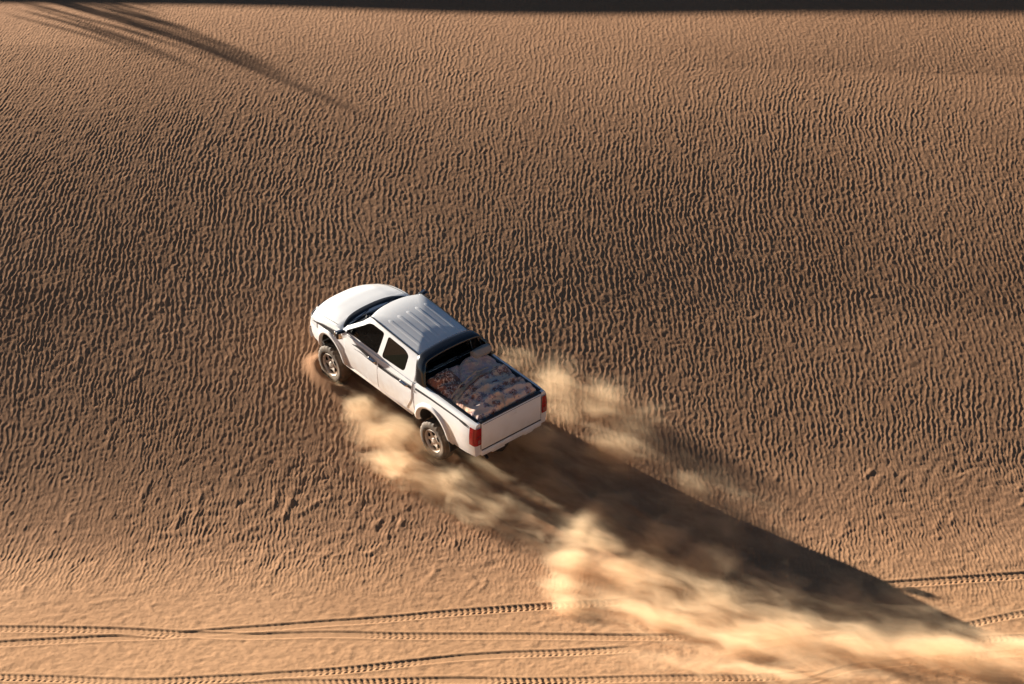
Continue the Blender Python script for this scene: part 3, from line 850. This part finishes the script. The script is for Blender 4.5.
# cabin
mb = MB(); mb.box((.95, 0, .98), (.30, 1.36, .18), bevel=.06, seg=3); mb.box((.86, .37, 1.06), (.12, .34, .08), bevel=.03); dash = mb.build('dashboard', M['interior'], truck)
mb = MB()
for k in range(24):
    a0, a1 = 2*math.pi*k/24, 2*math.pi*(k+1)/24
    f = lambda a: (.72 + .18*math.sin(a)*.42, .37 + .18*math.cos(a), 1.07 + .18*math.sin(a)*.9)
    mb.tube([f(a0), f(a1)], .014, 6)
mb.tube([(.86, .37, 1.0), (.72, .37, 1.07)], .03, 6); mb.build('steering_wheel', M['black'], dash)
def seat(x, y, w_):
    mb = MB(); mb.box((x+.05, y, .74), (.50, w_, .16), bevel=.05, seg=3)
    mb.box((x-.22, y, 1.03), (.15, w_, .60), rot=Matrix.Rotation(R(-14), 3, 'Y'), bevel=.055, seg=3)
    so_ = mb.build('seat', M['seat'], truck)
    for yy in ([y] if w_ < .7 else [y-.4, y+.4]):
        mb = MB(); mb.box((x-.31, yy, 1.40), (.09, .25, .16), rot=Matrix.Rotation(R(-10), 3, 'Y'), bevel=.035, seg=3); mb.build('headrest', M['head'], so_)
seat(.42, .36, .50); seat(.42, -.36, .50); seat(-.46, 0, 1.25)

# wheels
def wheel(x, s):
    root = bpy.data.objects.new('wheel', None); C.objects.link(root); root.parent = truck; root.location = (x, s*.745, WR - (.025 if x > 0 else .02))
    prof = [(-.115, .225), (-.132, .27), (-.134, .325), (-.122, .366), (-.104, .384), (-.06, .393), (0, .395), (.06, .393), (.104, .384), (.122, .366), (.134, .325), (.132, .27), (.115, .225)]
    mb = MB()
    mb.lathe(prof, (0, 0, 0), 96, mod=lambda q, k: (-.011 if (k + (2 if q > 6 else 0)) % 4 < 2 and 3 <= q <= 9 else 0))
    mb.build('tyre', M['rubber'], root, sharp_deg=60)
    # steel rim: dished disc with ten round-cornered holes, outer lip
    mb = MB()
    pr = [(.118, .228), (.122, .222), (.112, .212), (.07, .205)]
    mb.lathe([(s*a, r) for a, r in pr], (0, 0, 0), 60)
    bm = mb.bm; n = 60
    rad = [.205, .180, .170, .125, .112, .078, .055, .045, .0001]; yy = [.070, .088, .092, .094, .092, .080, .082, .098, .100]
    rings = [[bm.verts.new((r*math.cos(2*math.pi*k/n), s*y, r*math.sin(2*math.pi*k/n))) for k in range(n)] for r, y in zip(rad, yy)]
    for i in range(len(rad)-1):
        for k in range(n):
            if i == 2 and k % 10 in (1, 2, 3, 4, 5, 6): continue
            if i in (1, 3) and k % 10 in (2, 3, 4, 5): continue
            bm.faces.new((rings[i][k], rings[i][(k+1) % n], rings[i+1][(k+1) % n], rings[i+1][k]))
    mb.build('rim', M['steel'], root, sharp_deg=50)
    mb = MB(); mb.lathe([(-.10, .0), (-.10, .21), (s*.035, .21), (s*.035, .0)], (0, 0, 0), 40); mb.build('brake_drum', M['under'], root)
    mb = MB(); mb.lathe([(s*.100, .05), (s*.112, .045), (s*.118, .0)], (0, 0, 0), 24); mb.build('hub_cap', M['steel'], root)
    return root
for x in (AX, -AX):
    for s in (1, -1): wheel(x, s)

# the body rides high on its springs
def ride(o):
    for c in o.children:
        if c.name.split('.')[0] in ('wheel', 'chassis'): continue
        if c.type == 'MESH':
            n = len(c.data.vertices); a = np.empty(n*3, np.float32); c.data.vertices.foreach_get('co', a); a = a.reshape(-1, 3)
            wz = np.clip((a[:, 2]-1.5)/.2, 0, 1); lift = .068*(np.clip(a[:, 0], -1.2, .75)+.2)*wz
            a[:, 2] = np.interp(a[:, 2], [0, .38, .60, 1.14, 1.70, 1.83], [.17, .55, .82, 1.39, 1.825, 1.94]) + lift
            c.data.vertices.foreach_set('co', a.ravel()); c.data.update()
        ride(c)
ride(truck)

# pose: heading up the slope, wheels on the sand
h2 = HEAD2
def contact(x, y):
    p = Vector((h2.x*x - h2.y*y, h2.y*x + h2.x*y)); return Vector((p.x, p.y, float(bz(np.array(p.x), np.array(p.y)))))
f = (contact(AX, .75) + contact(AX, -.75))/2; r = (contact(-AX, .75) + contact(-AX, -.75))/2
l = (contact(AX, .75) + contact(-AX, .75))/2; rr = (contact(AX, -.75) + contact(-AX, -.75))/2
ex = (f-r).normalized(); ey = (l-rr); ey = (ey - ex*ey.dot(ex)).normalized(); ez = ex.cross(ey)
cen = (f+r)/2 - ez*.02 + Vector((.02, -.03, .02))
truck.matrix_world = Matrix(((ex.x, ey.x, ez.x, cen.x), (ex.y, ey.y, ez.y, cen.y), (ex.z, ey.z, ez.z, cen.z), (0, 0, 0, 1)))
truck.matrix_world = truck.matrix_world @ Matrix.Rotation(R(2.5), 4, 'Y') @ Matrix.Rotation(R(.4), 4, 'X')
TM = truck.matrix_world.copy()
# ------------------------------------------------------------------ bedding in the load bed (each a thing of its own)
def cloth_mat(name, cols, kind, scale, base_rough=.95):
    m, nt, out = new_mat(name)
    b = N(nt, 'ShaderNodeBsdfPrincipled'); b.inputs['Roughness'].default_value = base_rough; b.inputs['Sheen Weight'].default_value = .25
    tc = N(nt, 'ShaderNodeTexCoord')
    wz = N(nt, 'ShaderNodeTexNoise'); wz.inputs['Scale'].default_value = 5; wz.inputs['Detail'].default_value = 3
    nt.links.new(tc.outputs['Object'], wz.inputs['Vector'])
    mxv = N(nt, 'ShaderNodeVectorMath', operation='MULTIPLY_ADD'); mxv.inputs[1].default_value = (.16, .16, .16)
    nt.links.new(wz.outputs['Color'], mxv.inputs[0]); nt.links.new(tc.outputs['Object'], mxv.inputs[2])
    v = N(nt, 'ShaderNodeTexVoronoi'); v.inputs['Scale'].default_value = scale
    nt.links.new(mxv.outputs[0], v.inputs['Vector'])
    r = N(nt, 'ShaderNodeValToRGB'); e = r.color_ramp.elements
    pos = [0, .16, .30, .40, .52, .66][:len(cols)]
    while len(e) < len(cols): e.new(.5)
    for q, (p_, c) in enumerate(zip(pos, cols)): e[q].position = p_; e[q].color = (*c, 1)
    r.color_ramp.interpolation = 'CONSTANT'
    v2 = N(nt, 'ShaderNodeTexVoronoi'); v2.inputs['Scale'].default_value = scale*3.1; nt.links.new(mxv.outputs[0], v2.inputs['Vector'])
    ad = N(nt, 'ShaderNodeMath', operation='MULTIPLY_ADD'); ad.inputs[1].default_value = .35
    nt.links.new(v2.outputs['Distance'], ad.inputs[0]); nt.links.new(v.outputs['Distance'], ad.inputs[2])
    nt.links.new(ad.outputs[0], r.inputs[0])
    # broad change of hue over the cloth
    big = N(nt, 'ShaderNodeTexNoise'); big.inputs['Scale'].default_value = 3.2; big.inputs['Detail'].default_value = 2
    nt.links.new(tc.outputs['Object'], big.inputs['Vector'])
    rr = N(nt, 'ShaderNodeValToRGB'); rr.color_ramp.elements[0].position = .38; rr.color_ramp.elements[0].color = (1.2, .95, .78, 1); rr.color_ramp.elements[1].position = .6; rr.color_ramp.elements[1].color = (.92, .94, 1.05, 1)
    nt.links.new(big.outputs['Fac'], rr.inputs[0])
    mu = N(nt, 'ShaderNodeMix', data_type='RGBA', blend_type='MULTIPLY'); mu.inputs[0].default_value = 1
    nt.links.new(r.outputs[0], mu.inputs[6]); nt.links.new(rr.outputs[0], mu.inputs[7]); nt.links.new(mu.outputs[2], b.inputs['Base Color'])
    bp = N(nt, 'ShaderNodeBump'); bp.inputs['Strength'].default_value = .5; bp.inputs['Distance'].default_value = .02
    nt.links.new(wz.outputs['Fac'], bp.inputs['Height']); nt.links.new(bp.outputs[0], b.inputs['Normal'])
    nt.links.new(b.outputs[0], out.inputs['Surface'])
    return m
DARK, BRN, TAN, LIL, BLU, RUST = (.06, .03, .026), (.30, .14, .095), (.76, .58, .45), (.60, .44, .41), (.42, .33, .34), (.42, .15, .08)
cm_a = cloth_mat('quilt_cloth', [RUST, DARK, LIL, BRN, BLU, TAN], 'paisley', 6.5)
cm_b = cloth_mat('spotted_cloth', [DARK, BRN, TAN, (.55, .46, .38), TAN, LIL], 'spots', 8)
cm_c = cloth_mat('floral_cloth', [TAN, RUST, DARK, BRN, TAN, BRN], 'spots', 9)
cm_d = simple('grey_cloth', (.40, .34, .29), .95, noise=.3, nscale=40, bump=.4)[0]
cm_e = simple('tan_band_cloth', (.60, .42, .28), .95, noise=.2, nscale=60, bump=.3)[0]
BZ = 1.45
def fold_noise(u, v, s):
    return (math.sin(3.1*u+s) + math.sin(4.3*v+1.7*s+1.3*u) + .6*math.sin(7.7*u-5.1*v+s*2.3) + .4*math.sin(13*v+9*u+s))/3
def spread(name, label, x0, x1, y0, y1, hf, mat, edge=.07, nx=84, ny=84, ragged=.015, s0=0):
    """a closed quilt: top surface with folds, rolled edges, flat underside"""
    top = np.zeros((nx, ny, 3))
    for i, u in enumerate(np.linspace(0, 1, nx)):
        for j, v in enumerate(np.linspace(0, 1, ny)):
            x = x0 + (x1-x0)*u; y = y0 + (y1-y0)*v
            rx = ragged*fold_noise(v*5, u*3, s0); ry = ragged*fold_noise(u*5, v*3, s0+2)
            ed = min(u*abs(x1-x0), (1-u)*abs(x1-x0), v*abs(y1-y0), (1-v)*abs(y1-y0))/edge
            k = math.sqrt(max(0, 1-(1-min(1, ed))**2))
            top[i, j] = (x + rx, y + ry, BZ - .10 + .10*k + hf(x, y, u, v)*k)
    bot = top.copy(); bot[:, :, 2] = BZ - .16
    n = nx*ny; V = np.concatenate([top.reshape(-1, 3), bot.reshape(-1, 3)]); F = []
    for i in range(nx-1):
        for j in range(ny-1):
            a = i*ny+j; F.append((a, a+1, a+ny+1, a+ny)); F.append((n+a, n+a+ny, n+a+ny+1, n+a+1))
    for j in range(ny-1):
        F.append((j, n+j, n+j+1, j+1)); b = (nx-1)*ny+j; F.append((b, b+1, n+b+1, n+b))
    for i in range(nx-1):
        a = i*ny; F.append((a, a+ny, n+a+ny, n+a)); b = a+ny-1; F.append((b, n+b, n+b+ny, b+ny))
    o = link(name, recalc(mesh_py(name, V, F)), mat); o.matrix_world = TM
    return o
def ridge(d, w): return math.exp(-(d/w)**2)
def h_quilt(x, y, u, v):
    # long curved folds running across the bed, a slumped pocket at the tail
    d1 = x + 1.86 + .16*y + .12*y*y; d2 = x + 2.10 - .10*y + .25*y*y; d3 = x + 2.36 + .22*(y-.1)**2
    h = .05*ridge(d1, .055) + .055*ridge(d2, .06) + .05*ridge(d3, .05) - .03*ridge(d1-.10, .04) - .03*ridge(d2-.11, .035)
    h += .035*fold_noise(x*2.3, y*2.6, .4) + .016*fold_noise(x*6, y*7, 1.9) + .05*math.exp(-((x+2.0)**2 + (y-.0)**2)/.35)
    h += -.035*ridge(y + .05 + .5*(x+2.4), .03)*(x < -2.2) - .03*ridge(y-.36-.3*(x+2.3), .03)*(x < -2.05)
    h += -.02*ridge(x + 2.25 + .4*y, .02)*(y < .2)
    e_ = min(1, max(0, (y-.34)/.25)); return (h + .02)*(1 - .85*e_*e_*(3-2*e_)) - .02*e_
q1 = spread('quilt', '', -1.72, -2.63, -.69, .69, h_quilt, cm_a)
tag(q1, 'lilac and brown paisley quilt folded across the rear half of the truck bed', 'quilt', 'bedding piled in the truck bed')
def h_spot(x, y, u, v):
    return .07 + .07*math.exp(-((x+1.34)/.24)**2 - ((y+.25)/.35)**2) + .03*fold_noise(x*3.4, y*3.0, 2.2) + .016*fold_noise(x*8, y*7, .3) - .05*ridge(y - .16 + .8*(x+1.45), .04)
q2 = spread('quilt', '', -1.15, -1.86, -.68, .30, h_spot, cm_b, edge=.14, s0=3)
tag(q2, 'pale spotted blanket bunched behind the cab on the far side of the bed', 'blanket', 'bedding piled in the truck bed'); q2.name = 'blanket'
def h_flor(x, y, u, v):
    return .045 + .08*math.exp(-((x+1.32)/.22)**2 - ((y-.36)/.26)**2) + .03*fold_noise(x*4, y*4.4, 5.2) + .018*fold_noise(x*9, y*8, 3.3) - .04*ridge(x+1.52-.3*(y-.4), .035)
q3 = spread('bundle', '', -1.14, -1.80, .16, .69, h_flor, cm_c, edge=.13, s0=6)
tag(q3, 'brown floral bedding bundle stuffed behind the cab on the driver side', 'bedding', 'bedding piled in the truck bed'); q3.name = 'bedding_bundle'
# narrow tan hem lying over the quilt
P = []
for y in np.linspace(.685, -.30, 40):
    xc = -1.80 - .16*(y-.1) - .10*(y-.1)**2
    row = []
    for t in np.linspace(-1, 1, 7):
        x = xc + t*.045; z = BZ + h_quilt(x, y, 0, 0) + .012 + .018*(1-t*t) + .035*math.exp(-((y-.1)/.4)**2)
        if y > .60: z -= (y-.60)*.8
        row.append((x, y, z))
    P.append(row)
hem = link('border', recalc(grid_mesh('hem', np.array(P))), cm_e, q1)
P = []
for y in np.linspace(.67, -.35, 40):
    xc = -1.72 - .16*(y-.1) - .10*(y-.1)**2
    P.append([(xc + t*.018, y, BZ + h_quilt(xc, y, 0, 0) + .05 + .012*(1-t*t) + .035*math.exp(-((y-.1)/.4)**2) - max(0, y-.60)*.8) for t in (-1, -.5, 0, .5, 1)])
link('border', recalc(grid_mesh('hem', np.array(P))), cm_e, q1)
# grey rolled mat in the far front corner
mb = MB()
pts = [(-1.30 - .05*t, -.52 + .0*t, BZ + .15) for t in (0, 1)]
mb.lathe([(-.20, .0), (-.20, .05), (-.19, .085), (-.08, .095), (.06, .090), (.18, .088), (.20, .06), (.20, .0)], (-1.28, -.50, BZ+.16), 28, mod=lambda q, k: .008*math.sin(k*1.3+q))
ro = mb.build('rolled_mat', cm_d); ro.matrix_world = TM
tag(ro, 'grey rolled mat lying in the far front corner of the bed', 'rolled mat', 'bedding piled in the truck bed')

# ------------------------------------------------------------------ dry shrub on the higher dune, its long shadow falls into the picture
tip = ground_at(335, 102)
t_r = (RIDGE1 + .3 - tip.y)/SUN_DIR.y
shx, shy = tip.x + SUN_DIR.x*t_r, RIDGE1 + .3
top_z = tip.z + SUN_DIR.z*t_r
g0 = float(bz(np.array(shx), np.array(shy))); SH_H = top_z - g0
shrub = bpy.data.objects.new('desert_shrub', None); C.objects.link(shrub); shrub.location = (shx, shy, g0)
tag(shrub, 'dry leafless desert shrub with upright stems on the dune crest', 'shrub')
bark = simple('dry_bark', (.16, .11, .07), .9, noise=.3)[0]
random.seed(5)
px_, py_ = .6, .8                                   # across the sunlight
for q, (off, fr, rad) in enumerate([(0, 1, .06), (-.06, .93, .05), (.20, .84, .05), (.30, .80, .055), (.40, .76, .055), (.50, .73, .05), (.62, .64, .05), (.75, .55, .04), (.10, .88, .04),
                                    (-.34, .66, .035), (-.42, .56, .035), (-.85, .52, .035), (-.92, .44, .03), (-.62, .40, .035), (.90, .42, .03), (1.2, .34, .03), (-1.25, .33, .03)]):
    a = random.uniform(-.25, .25); bx, by = off*px_ + a*.8, off*py_ - a*.6; hh = SH_H*fr
    mb = MB(); lx, ly = random.uniform(-.08, .08), random.uniform(-.08, .08); pts = []; rs = []
    for k in range(11):
        t = k/10
        pts.append((bx + lx*t + .04*math.sin(t*5+q), by + ly*t + .04*math.cos(t*4+q), -.1 + (hh+.1)*t)); rs.append(rad*(1-t)**.6*.6 + .014)
    mb.tube(pts, rs, 6)
    for k in range(34):
        t = random.uniform(.30, .99); i = int(t*10); p = Vector(pts[i]); d = Vector((random.uniform(-.5, .5), random.uniform(-.5, .5), random.uniform(.6, 1.2))).normalized()*random.uniform(.12, .30)
        mb.tube([p, p + d*.6, p + d], [.010, .008, .004], 4)
    mb.build('stem', bark, shrub)
# ------------------------------------------------------------------ dust: volumes of scattering grains, densest where the wheels throw it up
FLOW = math.atan2(-HEAD2.y, -HEAD2.x)            # the dust trails back along the truck's path
def blob_pts(spec):
    out = []
    for (px, py, h, rx, ry, rz, yaw, st) in spec:
        g = ground_at(px, py); out.append((Vector((g.x, g.y, g.z + h)), (rx*1.6, ry*1.6, rz*1.35), FLOW + R(yaw), st))
    return out
SLOPE_AT = lambda y: math.atan((float(bz(np.array(0.), np.array(y+.3))) - float(bz(np.array(0.), np.array(y-.3))))/.6)
def dust(name, label, spec, density, color, erode=1.0, nscale=1.1, stretch=.35, flow=0.0, aniso=.32, detail=5, warp=.7, seed=0.0, step=.16, sharp_=1.25):
    blobs = blob_pts(spec)
    m, nt, out = new_mat(name)
    tc = N(nt, 'ShaderNodeTexCoord')
    P = tc.outputs['Object']
    # swirl the space a little so that plume edges curl
    wn = N(nt, 'ShaderNodeTexNoise'); wn.inputs['Scale'].default_value = 1.25; wn.inputs['Detail'].default_value = 1.5
    off = N(nt, 'ShaderNodeVectorMath', operation='ADD'); off.inputs[1].default_value = (seed, seed*1.7, seed*.6)
    nt.links.new(P, off.inputs[0]); nt.links.new(off.outputs[0], wn.inputs['Vector'])
    c5 = N(nt, 'ShaderNodeVectorMath', operation='SUBTRACT'); c5.inputs[1].default_value = (.5, .5, .5); nt.links.new(wn.outputs['Color'], c5.inputs[0])
    wp = N(nt, 'ShaderNodeVectorMath', operation='MULTIPLY_ADD'); wp.inputs[1].default_value = (warp, warp, warp*.5)
    nt.links.new(c5.outputs[0], wp.inputs[0]); nt.links.new(P, wp.inputs[2])
    Q = wp.outputs[0]
    S = None
    for c, r, yaw, st in blobs:
        mp = N(nt, 'ShaderNodeMapping', vector_type='TEXTURE')
        mp.inputs['Location'].default_value = c; mp.inputs['Rotation'].default_value = (SLOPE_AT(c.y), 0, yaw); mp.inputs['Scale'].default_value = r
        nt.links.new(Q, mp.inputs['Vector'])
        ln = N(nt, 'ShaderNodeVectorMath', operation='LENGTH'); nt.links.new(mp.outputs[0], ln.inputs[0])
        mr = N(nt, 'ShaderNodeMapRange', interpolation_type='SMOOTHSTEP')
        mr.inputs[1].default_value = 1.0; mr.inputs[2].default_value = .05; mr.inputs[3].default_value = 0; mr.inputs[4].default_value = st
        nt.links.new(ln.outputs['Value'], mr.inputs[0])
        if S is None: S = mr.outputs[0]
        else:
            a = N(nt, 'ShaderNodeMath', operation='SMOOTH_MAX'); a.inputs[2].default_value = .25
            nt.links.new(S, a.inputs[0]); nt.links.new(mr.outputs[0], a.inputs[1]); S = a.outputs[0]
    # wispy noise drawn out along the flow
    nm = N(nt, 'ShaderNodeMapping'); nm.vector_type = 'TEXTURE'
    nm.inputs['Rotation'].default_value = (0, 0, FLOW + R(flow)); nm.inputs['Scale'].default_value = (1/stretch, 1, .8); nm.inputs['Location'].default_value = (seed, 0, seed)
    nt.links.new(Q, nm.inputs['Vector'])
    nz = N(nt, 'ShaderNodeTexNoise'); nz.inputs['Scale'].default_value = nscale; nz.inputs['Detail'].default_value = detail; nz.inputs['Roughness'].default_value = .68
    nt.links.new(nm.outputs[0], nz.inputs['Vector'])
    n01 = N(nt, 'ShaderNodeMapRange'); n01.inputs[1].default_value = .30; n01.inputs[2].default_value = .70; n01.inputs[3].default_value = 0; n01.inputs[4].default_value = erode
    nt.links.new(nz.outputs['Fac'], n01.inputs[0])
    d = N(nt, 'ShaderNodeMath', operation='MULTIPLY'); nt.links.new(S, d.inputs[0])      # cloud = plume envelope eaten away by the noise
    s1 = N(nt, 'ShaderNodeMath', operation='SUBTRACT'); s1.inputs[0].default_value = 1.0; 
    s1.operation = 'MULTIPLY_ADD'; nt.links.new(S, s1.inputs[0]); s1.inputs[1].default_value = -.85; s1.inputs[2].default_value = .85
    s2 = N(nt, 'ShaderNodeMath', operation='SUBTRACT'); nt.links.new(n01.outputs[0], s2.inputs[0]); nt.links.new(s1.outputs[0], s2.inputs[1]); s2.use_clamp = True
    pw = N(nt, 'ShaderNodeMath', operation='POWER'); pw.inputs[1].default_value = sharp_; nt.links.new(s2.outputs[0], pw.inputs[0])
    nt.links.new(pw.outputs[0], d.inputs[1])
    k = N(nt, 'ShaderNodeMath', operation='MULTIPLY'); k.inputs[1].default_value = density; nt.links.new(d.outputs[0], k.inputs[0])
    vs_ = N(nt, 'ShaderNodeVolumePrincipled'); vs_.inputs['Color'].default_value = (*color, 1); vs_.inputs['Anisotropy'].default_value = aniso
    vs_.inputs['Absorption Color'].default_value = (0, 0, 0, 1)
    nt.links.new(k.outputs[0], vs_.inputs['Density']); nt.links.new(vs_.outputs[0], out.inputs['Volume'])
    # hull: the union of the blobs, a little enlarged
    bm = bmesh.new()
    for c, r, yaw, st in blobs:
        t = bmesh.new(); bmesh.ops.create_icosphere(t, subdivisions=3, radius=1)
        Mx = Matrix.Translation(c) @ Matrix.Rotation(yaw, 4, 'Z') @ Matrix.Rotation(SLOPE_AT(c.y), 4, 'X')
        ex_ = .22*warp
        t.transform(Matrix.Translation(c) @ (Matrix.Rotation(yaw, 4, 'Z') @ Matrix.Rotation(0, 4, 'X')) @ Matrix.Diagonal((r[0]+ex_, r[1]+ex_, r[2]+ex_*.6, 1)))
        me = bpy.data.meshes.new('t'); t.to_mesh(me); t.free(); bm.from_mesh(me); bpy.data.meshes.remove(me)
    me = bpy.data.meshes.new(name); bm.to_mesh(me); bm.free()
    o = bpy.data.objects.new('tmp', me); C.objects.link(o)
    md = o.modifiers.new('r', 'REMESH'); md.mode = 'VOXEL'; md.voxel_size = .09
    dg = bpy.context.evaluated_depsgraph_get(); dg.update()
    me2 = bpy.data.meshes.new_from_object(o.evaluated_get(dg)); bpy.data.objects.remove(o)
    me2.materials.clear(); me2.materials.append(m)
    o = link(name, me2); o.name = name
    tag(o, label, 'dust', 'dust thrown up by the truck', 'stuff')
    bb = max(o.dimensions)
    m.cycles.volume_step_rate = step/(bb/10)
    return o
GOLD = (.985, .765, .52)
dust('dust_cloud', 'golden dust swirling along the near side of the truck between its wheels',
     [(340, 384, .04, .40, .26, .20, 0, 1.0), (362, 410, .06, .70, .40, .28, 0, 1.15), (384, 440, .08, .80, .50, .34, 0, 1.25), (398, 470, .10, .80, .55, .38, 20, 1.35),
      (436, 492, .10, .95, .60, .36, 0, 1.15), (480, 512, .08, 1.1, .6, .32, 0, .85), (525, 530, .06, 1.1, .55, .28, 0, .7), (415, 446, .04, .9, .5, .26, 0, 1.1)],
     3.4, GOLD, erode=1.1, nscale=3.0, stretch=.3, seed=1.3)
dust('dust_cloud', 'soft golden dust drifting off the far rear corner of the truck',
     [(512, 362, .04, .6, .40, .24, 0, .9), (552, 388, .14, .85, .60, .40, 0, 1.1), (592, 406, .13, 1.0, .75, .40, 0, 1.1), (630, 424, .08, 1.0, .75, .32, 0, .85), (560, 410, .12, .8, .6, .34, 0, .8)],
     1.7, GOLD, erode=1.2, nscale=2.8, stretch=.28, seed=4.1)
dust('dust_cloud', 'thin brown dust streaks hanging in the dark shadow behind the tailgate',
     [(490, 466, .10, 1.2, .7, .30, 0, .85), (545, 492, .12, 1.3, .8, .34, 0, .85), (505, 446, .16, 1.0, .6, .40, 0, 1.05), (540, 452, .16, .9, .6, .40, 0, 1.05), (600, 466, .14, 1.3, .8, .40, 0, .85), (600, 516, .12, 1.3, .7, .34, 0, .8), (680, 510, .12, 1.5, .8, .34, 0, .7)],
     3.4, GOLD, erode=1.3, nscale=3.0, stretch=.18, seed=7.7)
dust('dust_cloud', 'tall bright dust curl rising at the foot of the dune in front of the shadow',
     [(592, 552, .70, .40, .36, .40, 0, 1.0), (580, 560, .46, .46, .42, .46, 0, 1.1), (567, 574, .25, .50, .48, .44, 0, 1.1), (562, 592, .12, .52, .48, .32, 0, 1.1), (574, 608, .05, .60, .40, .20, 30, 1.2), (600, 566, .45, .55, .42, .36, 10, 1.1), (622, 580, .25, .75, .45, .30, 10, 1.0), (608, 604, .08, .8, .5, .2, 20, 1.0)],
     2.7, GOLD, erode=1.2, nscale=3.4, stretch=.22, flow=24, warp=.7, seed=12.2)
dust('dust_cloud', 'low golden veil of dust streaming over the flat sand at the lower right',
     [(650, 592, .14, 1.1, .65, .36, 0, 1.0), (662, 624, .06, 1.1, .6, .34, 25, .95), (706, 612, .12, 1.1, .65, .36, 10, 1.0), (735, 645, .07, 1.3, .7, .36, 25, .95), (785, 638, .10, 1.4, .6, .44, 20, .95), (850, 655, .08, 1.6, .65, .46, 28, .9), (930, 660, .08, 1.8, .65, .48, 35, .9), (1030, 662, .08, 1.9, .6, .48, 35, .85), (780, 676, .06, 1.8, .5, .22, 40, .85), (700, 670, .05, 1.2, .4, .2, 40, .8)],
     3.8, GOLD, erode=1.45, nscale=3.0, stretch=.15, flow=10, seed=2.2, step=.17)
dust('dust_cloud', 'pale grey dust wisps floating in the shadow nearer its tip',
     [(664, 560, .42, .7, .6, .50, 0, 1.1), (710, 582, .36, .9, .65, .45, 0, 1.1), (770, 602, .24, .9, .6, .40, 0, 1.05), (850, 610, .20, .8, .55, .42, 0, 1.0), (905, 616, .16, .8, .5, .36, 0, .95), (720, 540, .2, 1.2, .6, .34, 0, .85), (780, 552, .12, 1.2, .5, .30, 0, .75), (700, 500, .14, 1.3, .5, .32, 0, .75), (850, 590, .1, 1.1, .4, .26, 0, .7)],
     2.4, GOLD, erode=1.15, nscale=3.0, stretch=.32, seed=9.4)
# ------------------------------------------------------------------ light, sky, camera
w = bpy.data.worlds.new('World'); scene.world = w; w.use_nodes = True
nt = w.node_tree; nt.nodes.clear()
sk = nt.nodes.new('ShaderNodeTexSky'); sk.sky_type = 'NISHITA'; sk.sun_disc = False
sk.sun_elevation = SUN_EL; sk.sun_rotation = -SUN_AZ_LEFT
sk.air_density = 1.0; sk.dust_density = .6; sk.ozone_density = 3.0
bg = nt.nodes.new('ShaderNodeBackground'); bg.inputs['Strength'].default_value = .060
wo = nt.nodes.new('ShaderNodeOutputWorld')
nt.links.new(sk.outputs[0], bg.inputs[0]); nt.links.new(bg.outputs[0], wo.inputs[0])
L = bpy.data.lights.new('sun', 'SUN'); L.energy = 19; L.angle = R(.45); L.color = (1, .91, .775)
so = bpy.data.objects.new('sun', L); C.objects.link(so)
so.rotation_euler = SUN_DIR.to_track_quat('Z', 'Y').to_euler(); so.location = SUN_DIR*60
cam = bpy.data.cameras.new('camera'); cam.sensor_width = 36; cam.lens = 36*F_PX/1024; cam.clip_end = 3000; cam.clip_start = 1
co = bpy.data.objects.new('camera', cam); C.objects.link(co); co.location = CAM
co.rotation_euler = FWD.to_track_quat('-Z', 'Y').to_euler()
scene.camera = co
vs = scene.view_settings; scene.display_settings.display_device = 'sRGB'
vs.view_transform = 'Standard'; vs.look = 'None'; vs.exposure = 0; vs.gamma = 1
scene.cycles.max_bounces = 8; scene.cycles.volume_bounces = 3; scene.cycles.transparent_max_bounces = 12
scene.cycles.use_denoising = True
scene.cycles.use_adaptive_sampling = True; scene.cycles.adaptive_threshold = .025; scene.cycles.adaptive_min_samples = 24
